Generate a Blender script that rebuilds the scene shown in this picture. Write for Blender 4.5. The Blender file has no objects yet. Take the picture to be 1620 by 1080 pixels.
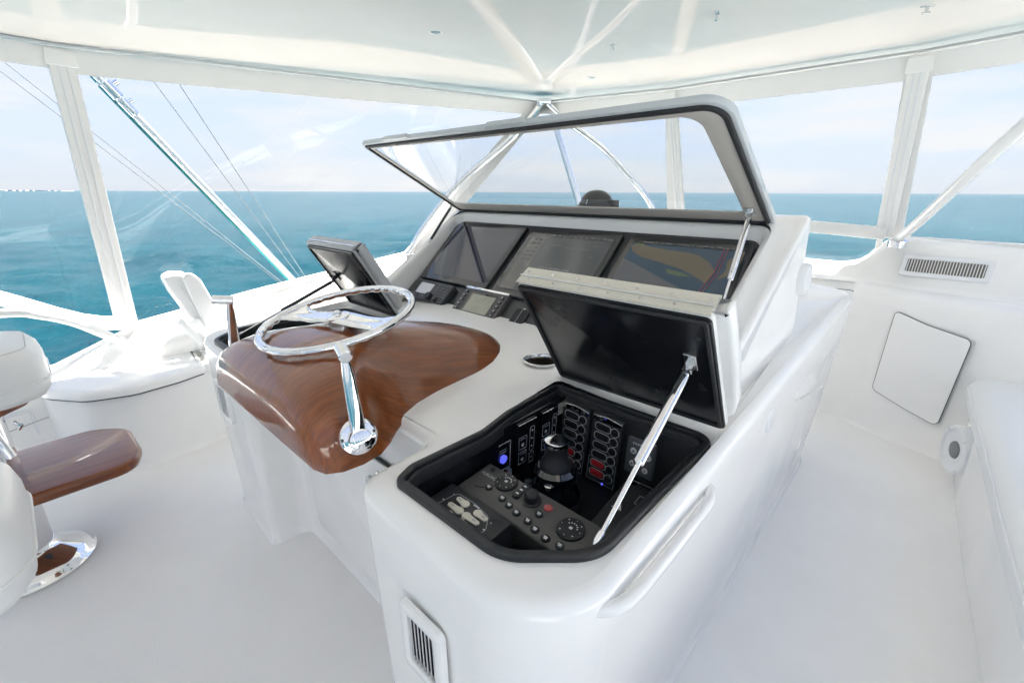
import bpy, bmesh, math, random
from mathutils import Vector, Matrix
from mathutils.geometry import delaunay_2d_cdt
random.seed(7)
S = bpy.context.scene
COL = S.collection
R = math.radians
V = Vector

# ------------------------------------------------------------------ camera
CAM_H = 1.45
cam_d = bpy.data.cameras.new('camera')
cam = bpy.data.objects.new('camera', cam_d); COL.objects.link(cam)
cam_d.sensor_width = 36.0; cam_d.lens = 16.0
cam_d.clip_start = 0.02; cam_d.clip_end = 90000
cam.location = (0, 0, CAM_H)
cam.rotation_euler = (R(90 - 18.15), R(-0.2), R(43.0))
S.camera = cam
S.render.resolution_x = 1024; S.render.resolution_y = 682

# ------------------------------------------------------------------ sky and sun
SUN_AZ = R(-38.0)      # measured from the bow (+Y) towards starboard; negative = port
SUN_EL = R(71.0)
w = bpy.data.worlds.new('World'); S.world = w; w.use_nodes = True
nt = w.node_tree; nt.nodes.clear()
wo = nt.nodes.new('ShaderNodeOutputWorld'); bg = nt.nodes.new('ShaderNodeBackground')
sky = nt.nodes.new('ShaderNodeTexSky'); sky.sky_type = 'NISHITA'; sky.sun_disc = False
sky.sun_elevation = SUN_EL; sky.sun_rotation = SUN_AZ
sky.air_density = 0.7; sky.dust_density = 0.15; sky.ozone_density = 4.0; sky.altitude = 5
# thin cloud streaks low over the sea, a part of the sky itself
tc = nt.nodes.new('ShaderNodeTexCoord')
mp = nt.nodes.new('ShaderNodeMapping'); mp.inputs['Scale'].default_value = (2.2, 2.2, 13.0)
nz = nt.nodes.new('ShaderNodeTexNoise'); nz.inputs['Scale'].default_value = 1.5
nz.inputs['Detail'].default_value = 7; nz.inputs['Roughness'].default_value = 0.55
cr = nt.nodes.new('ShaderNodeValToRGB')
cr.color_ramp.elements[0].position = 0.47; cr.color_ramp.elements[1].position = 0.66
sx = nt.nodes.new('ShaderNodeSeparateXYZ')
band = nt.nodes.new('ShaderNodeValToRGB')
be = band.color_ramp.elements          # share of white sea haze by height above the horizon
be[0].position = 0.0; be[0].color = (.97, .97, .97, 1)
be[1].position = 1.0; be[1].color = (.15, .15, .15, 1)
for p_, c_ in ((.05, .93), (.16, .83), (.32, .66), (.6, .40)):
    e = be.new(p_); e.color = (c_, c_, c_, 1)
mul = nt.nodes.new('ShaderNodeMath'); mul.operation = 'MULTIPLY'
mx = nt.nodes.new('ShaderNodeMixRGB'); mx2 = nt.nodes.new('ShaderNodeMixRGB')
mx.inputs['Color2'].default_value = (1.98, 2.09, 2.33, 1)
mx2.inputs['Color2'].default_value = (2.52, 2.54, 2.58, 1)
L = nt.links.new
L(tc.outputs['Generated'], mp.inputs['Vector']); L(mp.outputs['Vector'], nz.inputs['Vector'])
L(nz.outputs['Fac'], cr.inputs['Fac']); L(tc.outputs['Generated'], sx.inputs['Vector'])
L(sx.outputs['Z'], band.inputs['Fac']); L(cr.outputs['Color'], mul.inputs[0]); L(band.outputs['Color'], mul.inputs[1])
L(sky.outputs['Color'], mx.inputs['Color1']); L(band.outputs['Color'], mx.inputs['Fac'])
L(mx.outputs['Color'], mx2.inputs['Color1']); L(mul.outputs['Value'], mx2.inputs['Fac'])
L(mx2.outputs['Color'], bg.inputs['Color']); L(bg.outputs['Background'], wo.inputs['Surface'])
bg.inputs['Strength'].default_value = 0.05

sd = bpy.data.lights.new('sun', 'SUN'); sd.energy = 5.0; sd.angle = R(0.5); sd.color = (1, 0.965, 0.91)
sun = bpy.data.objects.new('sun', sd); COL.objects.link(sun)
sdir = V((math.sin(SUN_AZ) * math.cos(SUN_EL), math.cos(SUN_AZ) * math.cos(SUN_EL), math.sin(SUN_EL)))
sun.rotation_euler = (-sdir).to_track_quat('-Z', 'Y').to_euler()
sun.location = sdir * 30

S.view_settings.view_transform = 'Standard'; S.view_settings.look = 'None'
S.view_settings.gamma = 1.0; S.view_settings.use_curve_mapping = False
S.view_settings.exposure = 2.95
S.render.engine = 'CYCLES'
S.cycles.max_bounces = 14; S.cycles.diffuse_bounces = 12; S.cycles.glossy_bounces = 6
S.cycles.transparent_max_bounces = 24; S.cycles.transmission_bounces = 6
S.cycles.caustics_reflective = False; S.cycles.caustics_refractive = False

# ------------------------------------------------------------------ materials
MATS = {}
def mat(name, base=(.8, .8, .8), rough=.4, metal=0.0, spec=.5, coat=0.0, coat_rough=.03, ior=1.5):
    m = bpy.data.materials.new(name); m.use_nodes = True
    b = m.node_tree.nodes['Principled BSDF']
    b.inputs['Base Color'].default_value = (*base, 1); b.inputs['Roughness'].default_value = rough
    b.inputs['Metallic'].default_value = metal; b.inputs['Specular IOR Level'].default_value = spec
    b.inputs['Coat Weight'].default_value = coat; b.inputs['Coat Roughness'].default_value = coat_rough
    b.inputs['IOR'].default_value = ior
    MATS[name] = m
    return m
def N(m, t, **kw):
    n = m.node_tree.nodes.new(t)
    for k, v in kw.items(): setattr(n, k, v)
    return n
def lk(m, a, b): m.node_tree.links.new(a, b)
def bsdf(m): return m.node_tree.nodes['Principled BSDF']
def texco(m, scale=(1, 1, 1), rot=(0, 0, 0)):
    c = N(m, 'ShaderNodeTexCoord'); p = N(m, 'ShaderNodeMapping')
    p.inputs['Scale'].default_value = scale; p.inputs['Rotation'].default_value = rot
    lk(m, c.outputs['Object'], p.inputs['Vector']); return p.outputs['Vector']
def noise(m, vec, scale, detail=4, rough=.5):
    n = N(m, 'ShaderNodeTexNoise'); n.inputs['Scale'].default_value = scale
    n.inputs['Detail'].default_value = detail; n.inputs['Roughness'].default_value = rough
    lk(m, vec, n.inputs['Vector']); return n.outputs['Fac']
def ramp(m, fac, stops):
    r = N(m, 'ShaderNodeValToRGB'); el = r.color_ramp.elements
    while len(el) < len(stops): el.new(.5)
    for e_, (p, c) in zip(el, stops):
        e_.position = p; e_.color = (*c, 1) if len(c) == 3 else c
    lk(m, fac, r.inputs['Fac']); return r.outputs['Color']
def bump(m, h, strength, dist):
    b = N(m, 'ShaderNodeBump'); b.inputs['Strength'].default_value = strength; b.inputs['Distance'].default_value = dist
    lk(m, h, b.inputs['Height']); lk(m, b.outputs['Normal'], bsdf(m).inputs['Normal']); return b
def rough_var(m, vec, scale, a, b):
    lk(m, ramp(m, noise(m, vec, scale, 5), [(.3, (a,) * 3), (.7, (b,) * 3)]), bsdf(m).inputs['Roughness'])

def gelcoat(name, base, ra, rb, wave=.0006):
    m = mat(name, base, ra, spec=.5)
    v = texco(m)
    rough_var(m, v, 6, ra, rb)
    d = tuple(c * .965 for c in base)
    lk(m, ramp(m, noise(m, v, 2.3, 6, .6), [(.35, d), (.6, base)]), bsdf(m).inputs['Base Color'])
    bump(m, noise(m, v, 9, 2), .25, wave)
    return m
gelcoat('gelcoat', (.87, .865, .85), .07, .14)
gelcoat('hardtop_gelcoat', (.90, .84, .785), .02, .04, .0005)
bsdf(MATS['hardtop_gelcoat']).inputs['Coat Weight'].default_value = .25
m = mat('nonskid', (.78, .78, .775), .55)
v = texco(m)
lk(m, ramp(m, noise(m, v, 1.6, 8, .65), [(.3, (.815, .805, .79)), (.65, (.87, .86, .845))]), bsdf(m).inputs['Base Color'])
bump(m, noise(m, v, 210, 3), .55, .0022)
m = mat('vinyl_cloth', (.84, .83, .81), .5)
v = texco(m); bump(m, noise(m, v, 14, 5, .6), .35, .004)
m = mat('leather', (.77, .78, .775), .38); v = texco(m)
bump(m, noise(m, v, 160, 3), .18, .0008)
mat('stitch', (.56, .57, .57), .6)
m = mat('chrome', (.86, .86, .87), .035, 1.0)
m = mat('stainless', (.72, .72, .72), .2, 1.0); v = texco(m, (1, 1, 30)); rough_var(m, v, 12, .12, .26)
m = mat('aluminium', (.80, .82, .84), .38, 1.0)
mat('anodised_edge', (.02, .22, .22), .3, .5)
m = mat('black_moulding', (.018, .018, .020), .42); v = texco(m); bump(m, noise(m, v, 350, 2), .12, .0004)
m = mat('black_panel', (.010, .010, .012), .2); v = texco(m); rough_var(m, v, 8, .16, .30)
mat('rubber', (.025, .025, .027), .6)
m = mat('grey_plastic', (.075, .073, .071), .42); v = texco(m); bump(m, noise(m, v, 500, 2), .12, .0003)
mat('dark_grey', (.030, .031, .035), .4)
mat('button_black', (.012, .012, .014), .45)
mat('cream', (.66, .63, .54), .5)
mat('print_white', (.62, .64, .66), .5)
mat('print_grey', (.36, .37, .40), .5)
mat('print_red', (.42, .02, .03), .4)
mat('grey_pad', (.10, .105, .115), .4)
mat('sticker', (.50, .55, .62), .5)
m = mat('lid_frame', (.55, .58, .60), .3)
m = mat('lid_border', (.52, .485, .45), .45)
mat('grey_edge', (.45, .46, .47), .42)
mat('shaded_cup_steel', (.16, .13, .10), .3, .9)  # steel darkened in colour to stand for shade inside the cup
mat('seam', (.05, .05, .05), .7)
mat('slot', (.16, .14, .11), .6)
mat('shadow_gap', (.02, .02, .02), .9)
mat('white_plastic', (.76, .77, .78), .3)
mat('grey_cone', (.20, .20, .21), .5)
mat('lamp_lens', (.35, .42, .42), .2)
mat('rope', (.20, .21, .22), .5)

# carbon weave of the instrument panel
m = mat('carbon', (.03, .03, .032), .32, coat=.4)
v = texco(m, (1, 1, 1))
wv = N(m, 'ShaderNodeTexWave'); wv.inputs['Scale'].default_value = 55; wv.bands_direction = 'X'; lk(m, v, wv.inputs['Vector'])
lk(m, ramp(m, wv.outputs['Fac'], [(.35, (.016, .016, .018)), (.65, (.06, .061, .065))]), bsdf(m).inputs['Base Color'])
bump(m, wv.outputs['Fac'], .3, .0006)

# varnished mahogany: grain runs fore and aft
def wood(name, rot, tone=1.0, ct=1.0):
    m = mat(name, (.2, .07, .03), .3, coat=ct, coat_rough=.008, spec=.3)
    v = texco(m, (1, 1, 1), rot)
    st = N(m, 'ShaderNodeMapping'); st.inputs['Scale'].default_value = (16, .9, 2.2); lk(m, v, st.inputs['Vector'])
    g = noise(m, st.outputs['Vector'], 3.0, 5, .5)
    st2 = N(m, 'ShaderNodeMapping'); st2.inputs['Scale'].default_value = (80, 1.0, 12); lk(m, v, st2.inputs['Vector'])
    f = noise(m, st2.outputs['Vector'], 3.0, 5, .55)
    c1 = ramp(m, g, [(.25, (.170 * tone, .043 * tone, .008 * tone)), (.5, (.215 * tone, .058 * tone, .011 * tone)), (.78, (.275 * tone, .080 * tone, .016 * tone))])
    c2 = ramp(m, f, [(.38, (.56, .48, .44)), (.60, (1, 1, 1))])
    mm = N(m, 'ShaderNodeMixRGB', blend_type='MULTIPLY'); mm.inputs['Fac'].default_value = .7
    lk(m, c1, mm.inputs['Color1']); lk(m, c2, mm.inputs['Color2'])
    lk(m, mm.outputs['Color'], bsdf(m).inputs['Base Color'])
    return m
wood('mahogany', (0, 0, 0), 1.15)
wood('mahogany_dark', (0, 0, 0), .9, .55)

# clear vinyl / acrylic: a thin sheet with a mirror share that grows towards grazing
def clear(name, tint, f0, gl_rough, gain=.7, haze=0.0):
    m = bpy.data.materials.new(name); m.use_nodes = True; MATS[name] = m
    t = m.node_tree; t.nodes.clear()
    out = t.nodes.new('ShaderNodeOutputMaterial'); mixs = t.nodes.new('ShaderNodeMixShader')
    tr = t.nodes.new('ShaderNodeBsdfTransparent'); tr.inputs['Color'].default_value = (*tint, 1)
    gl = t.nodes.new('ShaderNodeBsdfGlossy'); gl.inputs['Roughness'].default_value = gl_rough
    lw = t.nodes.new('ShaderNodeLayerWeight'); lw.inputs['Blend'].default_value = .5
    pw = t.nodes.new('ShaderNodeMath'); pw.operation = 'POWER'; pw.inputs[1].default_value = 5
    ma = t.nodes.new('ShaderNodeMath'); ma.operation = 'MULTIPLY_ADD'; ma.inputs[1].default_value = gain; ma.inputs[2].default_value = f0
    c = t.nodes.new('ShaderNodeTexCoord'); n = t.nodes.new('ShaderNodeTexNoise'); n.inputs['Scale'].default_value = 2.2
    n.inputs['Detail'].default_value = 2
    b = t.nodes.new('ShaderNodeBump'); b.inputs['Strength'].default_value = .3; b.inputs['Distance'].default_value = .003
    t.links.new(c.outputs['Object'], n.inputs['Vector']); t.links.new(n.outputs['Fac'], b.inputs['Height'])
    if gl_rough > 0: t.links.new(b.outputs['Normal'], gl.inputs['Normal'])
    t.links.new(lw.outputs['Facing'], pw.inputs[0]); t.links.new(pw.outputs[0], ma.inputs[0])
    t.links.new(ma.outputs[0], mixs.inputs['Fac']); t.links.new(tr.outputs[0], mixs.inputs[1]); t.links.new(gl.outputs[0], mixs.inputs[2])
    t.links.new(mixs.outputs[0], out.inputs['Surface'])
    return m
clear('clear_vinyl', (.965, .975, .975), .022, .015, .45)
clear('clear_acrylic', (.93, .95, .96), .05, 0.0)

# screens
def screen(name, col, em, rough=.06):
    m = mat(name, col, rough, spec=.5, ior=1.75)
    bsdf(m).inputs['Emission Color'].default_value = (*col, 1); bsdf(m).inputs['Emission Strength'].default_value = em
    return m
screen('glass_black', (.006, .007, .009), 0.0, .03)
screen('bezel_glass', (.022, .022, .024), 0.0, .12)
screen('screen_dark', (.020, .022, .040), .03)
screen('screen_grey', (.035, .040, .043), .04)
screen('screen_bar', (.075, .071, .066), .04)
screen('chart_blue', (.012, .036, .062), .05)
screen('chart_pale', (.065, .069, .076), .05)
screen('chart_land', (.085, .070, .045), .05)
screen('chart_green', (.06, .085, .045), .05)
screen('chart_line', (.05, .05, .06), .1)
screen('lcd', (.22, .22, .18), .03, .12)
screen('lcd_digit', (.17, .175, .14), .05, .15)
screen('lcd_pale', (.38, .38, .38), .04, .12)
screen('lcd_off', (.05, .052, .045), .05, .12)
screen('led_blue', (.08, .10, .7), .18)
screen('led_red', (.20, .02, .025), .05, .35)
screen('screen_text', (.13, .14, .14), .06)

# sea
m = mat('sea_water', (.01, .17, .21), .14, spec=.5, ior=1.12)
v = texco(m, (1, 1, 1), (0, 0, R(25)))
st = N(m, 'ShaderNodeMapping'); st.inputs['Scale'].default_value = (.45, 1.0, 1); lk(m, v, st.inputs['Vector'])
n1 = noise(m, st.outputs['Vector'], .16, 7, .62)
n2 = noise(m, st.outputs['Vector'], 2.2, 6, .62)
n3 = noise(m, st.outputs['Vector'], .012, 4, .5)
add = N(m, 'ShaderNodeMath', operation='MULTIPLY_ADD'); add.inputs[1].default_value = .42
lk(m, n2, add.inputs[0]); lk(m, n1, add.inputs[2])
bump(m, add.outputs[0], 1.0, 1.2)
c1 = ramp(m, n1, [(.32, (.0006, .025, .037)), (.66, (.0011, .038, .052))])
mm = N(m, 'ShaderNodeMixRGB', blend_type='MIX'); lk(m, ramp(m, n3, [(.35, (0,) * 3), (.65, (.2,) * 3)]), mm.inputs['Fac'])
lk(m, c1, mm.inputs['Color1']); mm.inputs['Color2'].default_value = (.0010, .022, .038, 1)
lk(m, mm.outputs['Color'], bsdf(m).inputs['Base Color'])
m = mat('far_land', (.30, .27, .25), .9); v = texco(m)
lk(m, ramp(m, noise(m, v, .01, 5), [(.4, (.48, .46, .44)), (.6, (.60, .56, .54))]), bsdf(m).inputs['Base Color'])  # pale tone painted in place of haze over the distant land
mat('far_wall', (.72, .66, .60), .8)

# ------------------------------------------------------------------ mesh helpers
ORIG = {}
def tag(o, label=None, cat=None, group=None, kind=None):
    if label: o['label'] = label
    if cat: o['category'] = cat
    if group: o['group'] = group
    if kind: o['kind'] = kind
    return o
def thing(name, loc, label, cat, group=None):
    o = bpy.data.objects.new(name, None); o.empty_display_size = .05
    COL.objects.link(o); o.location = loc; ORIG[o] = V(loc)
    return tag(o, label, cat, group)

class Fr:
    """a local frame: p(a,b,c) = origin + u*a + v*b + n*c"""
    def __init__(s, o, u=(1, 0, 0), v=(0, 1, 0)):
        s.o = V(o); s.u = V(u).normalized(); v = V(v)
        s.n = s.u.cross(v).normalized(); s.v = s.n.cross(s.u).normalized()
    def p(s, a, b, c=0): return s.o + s.u * a + s.v * b + s.n * c
    def at(s, a, b, c=0): return Fr(s.p(a, b, c), s.u, s.v)
    def rot(s, ang):
        return Fr(s.o, s.u * math.cos(ang) + s.v * math.sin(ang), -s.u * math.sin(ang) + s.v * math.cos(ang))

def smooth(a, b, x):
    t = max(0, min(1, (x - a) / (b - a))); return t * t * (3 - 2 * t)
def lerp(a, b, t): return a + (b - a) * t
def interp(x, xs, ys):
    if x <= xs[0]: return ys[0]
    for i in range(1, len(xs)):
        if x <= xs[i]: return lerp(ys[i - 1], ys[i], (x - xs[i - 1]) / (xs[i] - xs[i - 1]))
    return ys[-1]

def rpoly(pts, rad, seg=6):
    """round the corners of a 2-D polygon; rad is one number or one for each corner"""
    n = len(pts); out = []
    if not isinstance(rad, (list, tuple)): rad = [rad] * n
    for i in range(n):
        p = V(pts[i]); a = V(pts[i - 1]) - p; b = V(pts[(i + 1) % n]) - p
        la, lb = a.length, b.length; a.normalize(); b.normalize(); r = rad[i]
        ang = a.angle(b)
        if r < 1e-6 or ang > math.pi - .02: out.append(p); continue
        d = min(r / math.tan(ang / 2), la * .49, lb * .49); r = d * math.tan(ang / 2)
        c = p + (a + b).normalized() * (r / math.sin(ang / 2))
        s0 = p + a * d - c; s1 = p + b * d - c
        a0 = math.atan2(s0.y, s0.x); da = math.atan2(s1.y, s1.x) - a0
        while da > math.pi: da -= 2 * math.pi
        while da < -math.pi: da += 2 * math.pi
        for k in range(seg + 1):
            t = a0 + da * k / seg; out.append(c + V((math.cos(t), math.sin(t))) * r)
    return [V((q[0], q[1])) for q in out]
def rrect(w, h, r, seg=4, cx=0, cy=0):
    return rpoly([(cx - w / 2, cy - h / 2), (cx + w / 2, cy - h / 2), (cx + w / 2, cy + h / 2), (cx - w / 2, cy + h / 2)], r, seg)
def circ(r, n=24, cx=0, cy=0, ry=None):
    return [V((cx + r * math.cos(2 * math.pi * k / n), cy + (ry or r) * math.sin(2 * math.pi * k / n))) for k in range(n)]
def area2(p): return sum(p[i - 1].x * p[i].y - p[i].x * p[i - 1].y for i in range(len(p))) / 2
def ccw(p): return p if area2(p) > 0 else p[::-1]
def inset(poly, d):
    """move a CCW outline inwards by d (outwards if negative)"""
    n = len(poly); out = []
    for i in range(n):
        a = poly[i] - poly[i - 1]; b = poly[(i + 1) % n] - poly[i]
        if a.length < 1e-9: a = b
        if b.length < 1e-9: b = a
        na = V((-a.y, a.x)).normalized(); nb = V((-b.y, b.x)).normalized()
        s = na + nb
        if s.length < 1e-6: s = na
        s.normalize(); k = max(.5, s.dot(na)); out.append(poly[i] + s * (d / k))
    return out
def inside(p, poly):
    c = False; n = len(poly)
    for i in range(n):
        a, b = poly[i - 1], poly[i]
        if (a.y > p[1]) != (b.y > p[1]) and p[0] < (b.x - a.x) * (p[1] - a.y) / (b.y - a.y) + a.x: c = not c
    return c

class MB:
    def __init__(s): s.v = []; s.f = []
    def add(s, vs, fs):
        k = len(s.v); s.v += [V(q) for q in vs]; s.f += [tuple(i + k for i in f) for f in fs]; return s
    def loft(s, rings, cap0=True, cap1=True, close=True):
        n = len(rings[0]); vs = [q for r in rings for q in r]; fs = []
        for j in range(len(rings) - 1):
            for i in range(n if close else n - 1):
                a = j * n + i; b = j * n + (i + 1) % n
                fs.append((a, b, b + n, a + n))
        if cap0: fs.append(tuple(range(n))[::-1])
        if cap1: fs.append(tuple(range((len(rings) - 1) * n, len(rings) * n)))
        return s.add(vs, fs)
    def slab(s, fr, outline, z0, z1, r=0.0, seg=3, rb=0.0):
        """extrude an outline along the frame normal, its upper (and lower) edge rounded by r (rb)"""
        o = ccw(outline); rings = []
        if rb > 0:
            for k in range(seg):
                t = math.pi / 2 * k / seg
                q = inset(o, rb * (1 - math.sin(t))); rings.append([fr.p(p.x, p.y, z0 + rb * (1 - math.cos(t))) for p in q])
        rings.append([fr.p(p.x, p.y, z0 + rb) for p in o])
        if r > 0:
            for k in range(seg + 1):
                t = math.pi / 2 * k / seg
                q = inset(o, r * (1 - math.cos(t))); rings.append([fr.p(p.x, p.y, z1 - r + r * math.sin(t)) for p in q])
        else: rings.append([fr.p(p.x, p.y, z1) for p in o])
        return s.loft(rings)
    def box(s, c, d, r=0.0):
        fr = Fr((c[0], c[1], c[2] - d[2] / 2))
        return s.slab(fr, rrect(d[0], d[1], r, 3) if r else rrect(d[0], d[1], 0), 0, d[2], min(r, d[2] * .45), 2, min(r, d[2] * .45))
    def ring(s, fr, outer, inner, z0, z1, r=0.0, seg=2):
        """a frame: outer and inner outline have equal vertex counts"""
        o = ccw(outer); i = ccw(inner); rings = []
        rings.append([fr.p(p.x, p.y, z0) for p in i]); rings.append([fr.p(p.x, p.y, z0) for p in o])
        if r:
            for k in range(seg + 1):
                t = math.pi / 2 * k / seg; q = inset(o, r * (1 - math.cos(t))); rings.append([fr.p(p.x, p.y, z1 - r + r * math.sin(t)) for p in q])
            for k in range(seg + 1):
                t = math.pi / 2 * (1 - k / seg); q = inset(i, -r * (1 - math.cos(t))); rings.append([fr.p(p.x, p.y, z1 - r + r * math.sin(t)) for p in q])
        else:
            rings.append([fr.p(p.x, p.y, z1) for p in o]); rings.append([fr.p(p.x, p.y, z1) for p in i])
        rings.append(rings[0])
        return s.loft(rings, False, False)
    def lathe(s, fr, prof, n=28, cap0=True, cap1=True):
        """turn (radius, height) points round the frame normal"""
        return s.loft([[fr.p(r_ * math.cos(2 * math.pi * k / n), r_ * math.sin(2 * math.pi * k / n), z_) for k in range(n)] for r_, z_ in prof], cap0, cap1)
    def tube(s, path, rad, n=10, closed=False):
        path = [V(p) for p in path]; m_ = len(path); rings = []; prev = None
        for i in range(m_):
            if closed: t = path[(i + 1) % m_] - path[i - 1]
            else: t = path[min(i + 1, m_ - 1)] - path[max(i - 1, 0)]
            t.normalize()
            if prev is None:
                a = V((0, 0, 1)) if abs(t.z) < .9 else V((1, 0, 0)); prev = t.cross(a).normalized()
            u = (prev - t * prev.dot(t)).normalized(); prev = u; w_ = t.cross(u)
            r_ = rad[i] if isinstance(rad, (list, tuple)) else rad
            rings.append([path[i] + (u * math.cos(2 * math.pi * k / n) + w_ * math.sin(2 * math.pi * k / n)) * r_ for k in range(n)])
        if closed: rings.append(rings[0]); return s.loft(rings, False, False)
        return s.loft(rings)
    def build(s, name, material, parent=None, sharp=38, origin=None, weld=True):
        me = bpy.data.meshes.new(name)
        root = parent
        off = ORIG[parent] if parent is not None else V(origin or (0, 0, 0))
        me.from_pydata([q - off for q in s.v], [], s.f)
        bm = bmesh.new(); bm.from_mesh(me)
        if weld: bmesh.ops.remove_doubles(bm, verts=bm.verts, dist=1e-6)
        bmesh.ops.recalc_face_normals(bm, faces=bm.faces)
        bm.to_mesh(me); bm.free()
        for p in me.polygons: p.use_smooth = True
        me.set_sharp_from_angle(angle=R(sharp))
        o = bpy.data.objects.new(name, me); COL.objects.link(o)
        mm_ = MATS[material] if isinstance(material, str) else material
        me.materials.append(mm_)
        if parent is not None: o.parent = parent; ORIG[o] = off
        else: o.location = off; ORIG[o] = off
        return o

def spline(pts, per=8):
    """Catmull-Rom through the points"""
    pts = [V(p) for p in pts]; out = []
    P = [pts[0] * 2 - pts[1]] + pts + [pts[-1] * 2 - pts[-2]]
    for i in range(1, len(P) - 2):
        for k in range(per):
            t = k / per; a, b, c, d = P[i - 1], P[i], P[i + 1], P[i + 2]
            out.append(.5 * ((2 * b) + (c - a) * t + (2 * a - 5 * b + 4 * c - d) * t * t + (3 * b - a - 3 * c + d) * t ** 3))
    out.append(pts[-1]); return out

def text(body, fr, size, name, material, parent, align='CENTER', lift=.0006):
    cu = bpy.data.curves.new('txt', 'FONT'); cu.body = body; cu.size = size; cu.align_x = align; cu.align_y = 'CENTER'
    o = bpy.data.objects.new('txt', cu); COL.objects.link(o)
    dg = bpy.context.evaluated_depsgraph_get(); me = o.evaluated_get(dg).to_mesh()
    vs = [fr.p(q.co.x, q.co.y, lift) for q in me.vertices]; fs = [tuple(p.vertices) for p in me.polygons]
    bpy.data.objects.remove(o); 
    return MB().add(vs, fs).build(name, material, parent)

def sheet(outer, holes, grid, zf):
    """a height-field sheet over an outline with holes; returns verts and faces"""
    vin = []; edges = []
    for lp in [outer] + holes:
        k = len(vin); vin += [V((p.x, p.y)) for p in lp]; edges += [(k + i, k + (i + 1) % len(lp)) for i in range(len(lp))]
    mo = inset(ccw(outer), .012)
    mh = [inset(ccw(h), -.012) for h in holes]
    for g in grid:
        if inside(g, mo) and not any(inside(g, h) for h in mh): vin.append(V(g))
    ov, oe, of, *_ = delaunay_2d_cdt(vin, edges, [], 0, 1e-6)
    fs = []
    for f in of:
        c = sum((V(ov[i]) for i in f), V((0, 0))) / len(f)
        if inside(c, outer) and not any(inside(c, h) for h in holes): fs.append(tuple(f))
    return [V((p.x, p.y, zf(p.x, p.y))) for p in ov], fs

# ================================================================== THE SETTING
SEA_Z = -4.6
import numpy as np
rng = np.random.default_rng(5)
na, nr = 560, 300
th_ = np.linspace(0, 2 * np.pi, na, endpoint=False)
rad_ = np.concatenate([[3.0], np.geomspace(7, 420, nr - 10), np.geomspace(520, 30000, 9)])
RR, TT_ = np.meshgrid(rad_, th_, indexing='ij')
PX, PY = RR * np.cos(TT_), RR * np.sin(TT_)
PZ = np.zeros_like(PX)
for k in range(70):
    lam = rng.uniform(.9, 2.2) if k % 3 else rng.uniform(2.2, 6.0)
    d_ = R(140) + rng.normal(0, .55); amp = .0062 * lam ** .85
    kk = 2 * np.pi / lam; cell = np.maximum(2 * np.pi * RR / na, RR * .0148)
    fade = np.clip((lam / cell - 2.2) / 2.5, 0, 1)
    PZ += fade * amp * np.sin(kk * (PX * np.cos(d_) + PY * np.sin(d_)) + rng.uniform(0, 6.28))
PZ += .35 * np.maximum(PZ, 0) ** 2 * 3
vs = np.stack([PX, PY, PZ + SEA_Z], -1).reshape(-1, 3)
ii, jj = np.meshgrid(np.arange(len(rad_) - 1), np.arange(na), indexing='ij')
q = np.stack([ii * na + jj, (ii + 1) * na + jj, (ii + 1) * na + (jj + 1) % na, ii * na + (jj + 1) % na], -1).reshape(-1, 4)
me = bpy.data.meshes.new('sea'); me.from_pydata(vs.tolist(), [], q.tolist())
for p in me.polygons: p.use_smooth = True
me.materials.append(MATS['sea_water'])
sea = bpy.data.objects.new('sea', me); COL.objects.link(sea); tag(sea, kind='structure')

# far coast on the port quarter, a few pixels high
ang0 = R(43) + math.atan((810) / 757.0)          # direction of the left edge of the view, from the bow to port
mb = MB(); D = 7000; prof = []
for k in range(26):
    t = k / 25; a = ang0 + R(9) - t * R(13.5)
    hgt = 24 * (1 - t) ** 1.3 * (0.75 + .25 * math.sin(k * 2.3)) + 2
    prof.append((V((-math.sin(a) * D, math.cos(a) * D, SEA_Z)), hgt))
r0 = [p + V((0, 0, -1)) for p, _ in prof]; r1 = [p * 1.01 + V((0, 0, h_ * .6)) for p, h_ in prof]
r2 = [p * 1.06 + V((0, 0, h_)) for p, h_ in prof]; r3 = [p * 1.2 + V((0, 0, -1)) for p, _ in prof]
mb.loft([r0, r1, r2, r3], False, False, False)
tag(mb.build('headland', 'far_land', sharp=60), kind='structure')
for k in range(9):
    a = ang0 - R(.2) - R(.42) * k + R(.1) * random.random(); d_ = D * .985
    c = V((-math.sin(a) * d_, math.cos(a) * d_, 0)); hh = random.uniform(5, 12) * (1 - k * .06); ww = random.uniform(25, 60)
    u = V((math.cos(a), math.sin(a), 0))
    b = MB(); fr = Fr(c + V((0, 0, SEA_Z)), u, (-math.sin(a), math.cos(a), 0))
    o = b.slab(fr, rrect(ww, 20, 0), -1, hh).build('far_building', 'far_wall', origin=fr.o)
    tag(o, 'tiny pale building on the far shore at the left edge of the horizon', 'building', 'buildings on the far shore')

# hull far below, hidden by the coaming, carries the flying bridge
mb = MB()
hull = rpoly([(-3.3, -7), (1.4, -7), (1.5, 3), (-.97, 11), (-3.4, 3)], [.4, .4, 3, .6, 3], 6)
mb.slab(Fr((0, 0, SEA_Z - .5)), hull, 0, 2.2, .2)
tag(mb.build('hull', 'gelcoat'), kind='structure')
mb = MB(); mb.slab(Fr((0, 0, -2.35)), rpoly([(-2.9, -4), (.95, -4), (.95, 3.2), (-2.9, 3.2)], .5, 5), 0, 2.29, .1)
tag(mb.build('deckhouse', 'gelcoat'), kind='structure')

# deck of the flying bridge
mb = MB()
deck = rpoly([(-3.45, -3.4), (1.4, -3.4), (1.4, 2.6), (.5, 3.9), (-2.4, 3.9), (-3.45, 2.6)], .15, 4)
mb.slab(Fr((0, 0, -.06)), deck, 0, .06)
tag(mb.build('deck', 'nonskid'), kind='structure')

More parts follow.
